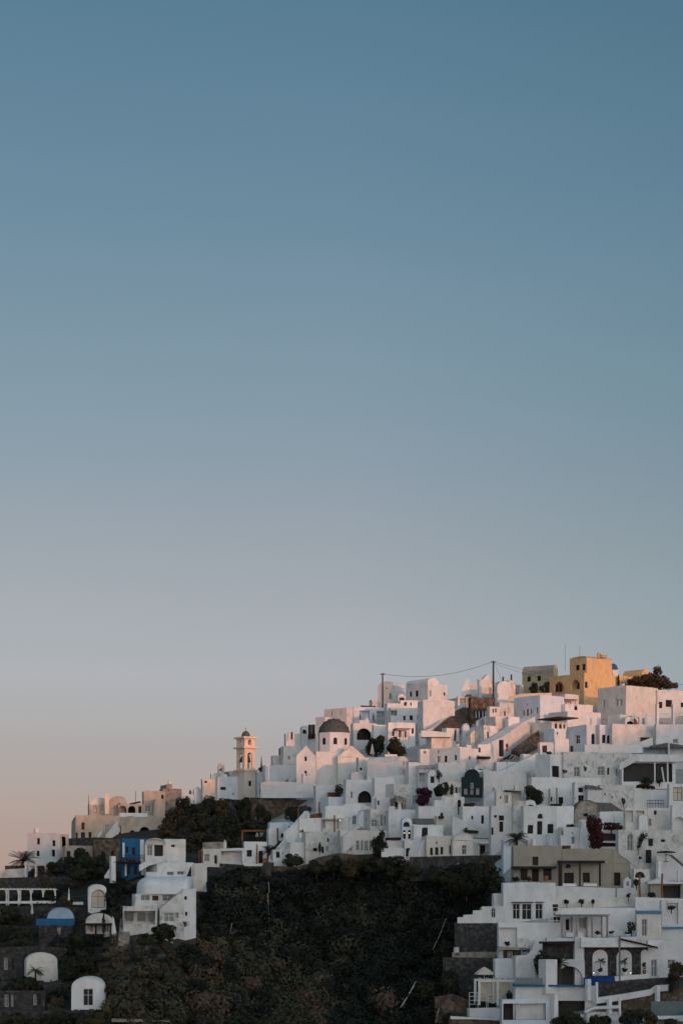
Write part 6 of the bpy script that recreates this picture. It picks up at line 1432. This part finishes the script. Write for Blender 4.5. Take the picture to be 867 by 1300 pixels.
wallrun('white pool edge slab in the bottom right corner',[(828,1290),(905,1288.5)],D=D7-3.2,yb=1294,thick=3,name='pool_slab')
shrub('thatched dark bush above the grey stone wall end',857,1222,1246,26,'leaf_dry',D=D7+.2,n=900)
shrub('dark drooping shrub at the end of the handrail wall',851.5,1236,1262,8,D=D7-.6,n=420)
umbrella('white parasol cut by the bottom right corner',874,1284,1320,30,'white_canvas',D=D7-6,rise=.3)
for k,(x,y0,y1,w,mt) in enumerate(((728,1284,1312,46,'leaf_dark'),(755,1286,1316,34,'leaf_dark'),(803,1282,1312,40,'leaf_dark'),(826,1286,1312,22,'leaf_dry'),(706,1290,1314,24,'leaf_olive'),(847,1294,1316,30,'leaf_olive'))):
    shrub(['wide black bush at the bottom below the white porch','black bush right of the wide bottom bush','wide black bush under the brown stone wall','dry bush between black bushes at the bottom','olive bush left of the wide bottom bush','olive bush under the pool slab'][k],x,y0,y1,w,mt,D=Dt(x,y1)-3)
# =================================================================== RAVINE DETAILS
def thinpipe(label,pts,mat='pale_stone',r=.07,name='drain_pipe'):
    bm=bmesh.new(); tube(bm,pts,r,n=5); solo(name,label,'pipe',bm,mat,pts[0])
thinpipe('pale vertical drain pipe down the dark cliff',[P(x,y,Dt(335,1150)-6) for x,y in ((341,1120),(342,1133),(340,1134),(341.5,1165),(340.5,1190),(340.8,1219))],r=.09)
thinpipe('pale slanting pipe low in the dark ravine',[P(528,1246,Dt(518,1262)-5),P(518,1264,Dt(518,1262)-6),P(508.5,1279,Dt(518,1262)-7)],'old_whitewash',.08)
thinpipe('thin slanting pipe high in the dark ravine',[P(566,1166,Dt(558,1185)-4),P(559,1185,Dt(558,1185)-4.5),P(549,1206,Dt(558,1185)-5)],r=.06)
thinpipe('short leaning stick on the left of the cliff',[P(295,1172,Dt(293,1185)-4),P(290,1192,Dt(293,1185)-4)],'pale_stone',.07,'leaning_stick')
thinpipe('leaning white stake above the bottom stone wall',[P(557,1280,Dt(555,1295)-3),P(553,1298,Dt(555,1295)-3)],r=.08,name='leaning_stake')
wallrun('crumbling stone wall on the cliff rim under the arcade',[(392,1093),(405,1088),(430,1083),(452,1085),(480,1084),(492,1088)],D=Dt(440,1100)-2.2,yb=1096,thick=1.2,mat='rubble',name='stone_wall',down=1)
wallrun('brown stone wall under the orange fence terrace',[(303,1099.5),(345,1099.5),(375,1100),(395,1096)],D=Dt(345,1105)-1.5,yb=1110,thick=1.2,mat='brown_stone',name='stone_wall',down=3)
wallrun('dark rock wall below the open garage',[(279,1096),(295,1097),(310,1098)],D=Dt(290,1105)-1,yb=1112,thick=1.2,mat='lava_stone',name='stone_wall',down=4)
wallrun('brown cliff wall under the church boundary wall',[(318,1012.5),(345,1013),(398,1016),(402,1018)],D=Dt(360,1030)+1,yb=1046,thick=1.5,mat='brown_stone',name='cliff_wall',down=4)
for k,(x,y0,y1,w,mt) in enumerate(((237,1006,1040,24,'leaf_dark'),(262,1008,1040,30,'leaf_olive'),(284,1014,1044,26,'leaf_dry'),(309,1012,1044,24,'leaf_dark'),(336,1022,1046,26,'leaf_olive'),(222,1022,1056,34,'leaf_dry'),(250,1030,1062,40,'leaf_olive'),(290,1034,1066,38,'leaf_dark'),(215,1046,1064,30,'leaf_dry'),(372,1020,1044,22,'leaf_dark'),(240,1056,1076,46,'leaf_dry'),(280,1058,1074,44,'leaf_olive'),(320,1040,1060,30,'leaf_dark'))):
    shrub(['dark round tree on the ridge left of the church hall','tall dark tree below the stepped church house','olive tree under the church hall','dark tree directly under the bell tower','dark tree right under the bell tower gatehouse','dry brown bush right of the headland mansion','olive bush mass above the blue house','dark bush left of the orange pergola','low dry bush behind the vaulted studio','dark bush under the boundary wall','wide dry bush above the low white house','olive bush above the rubble parapet','dark bush behind the orange pergola'][k],x,y0,y1,w,mt,D=Dt(x,y1)-.5,n=1500 if k<8 else 900,s=.26,cat='tree' if k in (0,1,2,3,4) else 'shrub',name='bushy_tree' if k<5 else 'shrub')
def person(label,x,y0,y1,D):
    b=P(x,y1,D); H=(y1-y0)/F*D; k=H/1.75
    t=thing('person',label,'person',b)
    me=bpy.data.meshes.new('body')
    V=[((0,0,.95),.15),((0,0,1.2),.14),((0,0,1.42),.13),((0,0,1.52),.055),((0,-.01,1.64),.10),((0,0,1.72),.07),
       ((.11,0,.88),.10),((.12,-.02,.48),.075),((.12,0,.08),.05),((.12,-.14,.04),.04),((-.11,0,.88),.10),((-.13,.03,.48),.075),((-.14,.06,.08),.05),((-.14,-.08,.04),.04),
       ((.2,0,1.40),.065),((.25,.0,1.12),.05),((.22,-.12,.9),.038),((-.2,0,1.40),.065),((-.26,.0,1.12),.05),((-.2,-.14,.95),.038)]
    E=[(0,1),(1,2),(2,3),(3,4),(4,5),(0,6),(6,7),(7,8),(8,9),(0,10),(10,11),(11,12),(12,13),(2,14),(14,15),(15,16),(2,17),(17,18),(18,19)]
    me.from_pydata([tuple(c*k for c in v) for v,_ in V],E,[]); me.materials.append(MATS['dark_cloth'])
    o=bpy.data.objects.new('body',me); COL.objects.link(o); o.parent=t; md=o.modifiers.new('skin','SKIN'); me.skin_vertices.new() if not me.skin_vertices else None
    for i,(v,r) in enumerate(V): me.skin_vertices[0].data[i].radius=(r*k,r*k); 
    me.skin_vertices[0].data[0].use_root=True
    s=o.modifiers.new('sub','SUBSURF'); s.levels=1; s.render_levels=1
    bm=bmesh.new(); bmesh.ops.create_uvsphere(bm,u_segments=8,v_segments=6,radius=.115*k); bmesh.ops.translate(bm,verts=bm.verts,vec=b+Vector((0,.02,1.69*k))); part('hair',bm,'dark_cloth',t)
person('person in dark clothes standing on the ridge left of the church',241.8,1002.5,1013,Dt(244,1013)+3)

for k,(x,y0,y1,w,mt) in enumerate(((402,1090,1112,30,'leaf_olive'),(424,1086,1108,24,'leaf_dark'),(446,1090,1116,34,'leaf_dry'),(468,1086,1110,26,'leaf_dark'),(498,1088,1114,36,'leaf_dark'),(524,1090,1118,36,'leaf_olive'),(553,1096,1124,36,'leaf_dark'),(608,1092,1136,40,'leaf_dark'),(592,1100,1140,34,'leaf_olive'),(630,1108,1144,26,'leaf_dark'),(572,1104,1134,30,'leaf_olive'),(622,1090,1108,14,'leaf_dry'),(236,1164,1184,34,'leaf_olive'),(208,1172,1194,34,'leaf_dark'),(184,1184,1200,26,'leaf_olive'),(262,1172,1200,26,'leaf_dark'),(566,1190,1222,20,'leaf_dark'),(570,1228,1262,26,'leaf_dark'),(540,1240,1276,36,'leaf_olive'))):
    shrub(['olive bush hanging over the left of the crumbling rim wall','dark bush below the slim cypress on the rim','dry bush on the crumbling rim wall','dark bush under the pointed arcade doors','dark bush under the white terrace house with planter','olive bush under the white steps','dark bush at the left end of the dark retaining wall','large dark bush covering the dark retaining wall','tall olive bush left of the large dark bush','dark bush at the corner of the glazed terrace front','olive bush below the white electric cabinet','dry plant topping the dark retaining wall','olive bush under the right wing of the three storey house','dark bush before the porch of the three storey house','olive bush under the basement of the three storey house','dark bush right of the weathered hatch post','dark bush left of the tall lava wall','dark bush left of the lower lava wall','olive bush left of the brown stone buttress'][k],x,y0,y1,w,mt,D=Dt(x,y1)-3.2,s=.22)
def rocks():
    rng=random.Random(44); proto=None
    for x,y,s in ((333,1116,2.4),(338,1142,1.8),(331,1176,1.6),(344,1204,1.3),(482,1118,2.2),(490,1140,1.7),(478,1158,1.4),(420,1120,1.8),(395,1116,1.5),(455,1132,1.3),(300,1150,1.4),(282,1128,1.6),(516,1122,1.6),(366,1022,1.8),(388,1030,1.5),(350,1028,1.3),(292,1030,1.6),(160,1204,1.0),(176,1202,.8),(146,1206,.9),(255,1216,.7),(268,1228,.8),(210,1226,.6),(250,1240,.6)):
        g=ground(x,y)+Vector((0,-.2,-.3))
        if proto is None:
            bm=bmesh.new(); bmesh.ops.create_icosphere(bm,subdivisions=3,radius=1)
            for v in bm.verts: v.co=Vector((v.co.x,v.co.y*.8,v.co.z*1.15))*(1+.6*mnoise.noise(v.co*1.5)+.3*mnoise.noise(v.co*3.4))
            for v in bm.verts: v.co+=g
            proto=solo('rock_outcrop','bare rough rock poking out of the dark scrub','rock',bm,'rubble',g,'bare rocks on the slope'); o=proto
        else: o=proto.copy(); COL.objects.link(o); o.location=g
        o.scale=(s*rng.uniform(.7,1.1),s,s*rng.uniform(.8,1.5)); o.rotation_euler=(rng.uniform(-.3,.3),rng.uniform(-.3,.3),rng.uniform(0,6.28))
rocks()
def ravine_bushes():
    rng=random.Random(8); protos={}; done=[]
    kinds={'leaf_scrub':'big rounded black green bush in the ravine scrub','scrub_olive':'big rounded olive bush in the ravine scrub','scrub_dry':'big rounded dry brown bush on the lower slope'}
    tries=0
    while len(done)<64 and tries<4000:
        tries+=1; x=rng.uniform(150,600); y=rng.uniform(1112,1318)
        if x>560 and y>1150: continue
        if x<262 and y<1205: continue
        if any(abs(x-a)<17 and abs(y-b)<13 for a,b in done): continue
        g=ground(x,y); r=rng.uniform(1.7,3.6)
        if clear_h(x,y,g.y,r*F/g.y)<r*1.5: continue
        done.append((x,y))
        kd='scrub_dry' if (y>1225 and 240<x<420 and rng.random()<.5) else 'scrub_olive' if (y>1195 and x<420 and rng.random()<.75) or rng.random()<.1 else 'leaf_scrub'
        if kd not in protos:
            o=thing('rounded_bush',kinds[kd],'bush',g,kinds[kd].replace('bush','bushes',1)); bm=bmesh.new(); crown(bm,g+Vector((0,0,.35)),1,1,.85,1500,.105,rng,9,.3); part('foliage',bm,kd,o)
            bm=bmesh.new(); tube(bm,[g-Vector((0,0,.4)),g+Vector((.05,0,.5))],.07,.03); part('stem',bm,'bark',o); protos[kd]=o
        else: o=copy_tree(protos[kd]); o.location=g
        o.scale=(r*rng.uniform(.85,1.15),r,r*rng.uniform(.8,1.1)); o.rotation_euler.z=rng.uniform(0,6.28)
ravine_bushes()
scrub()
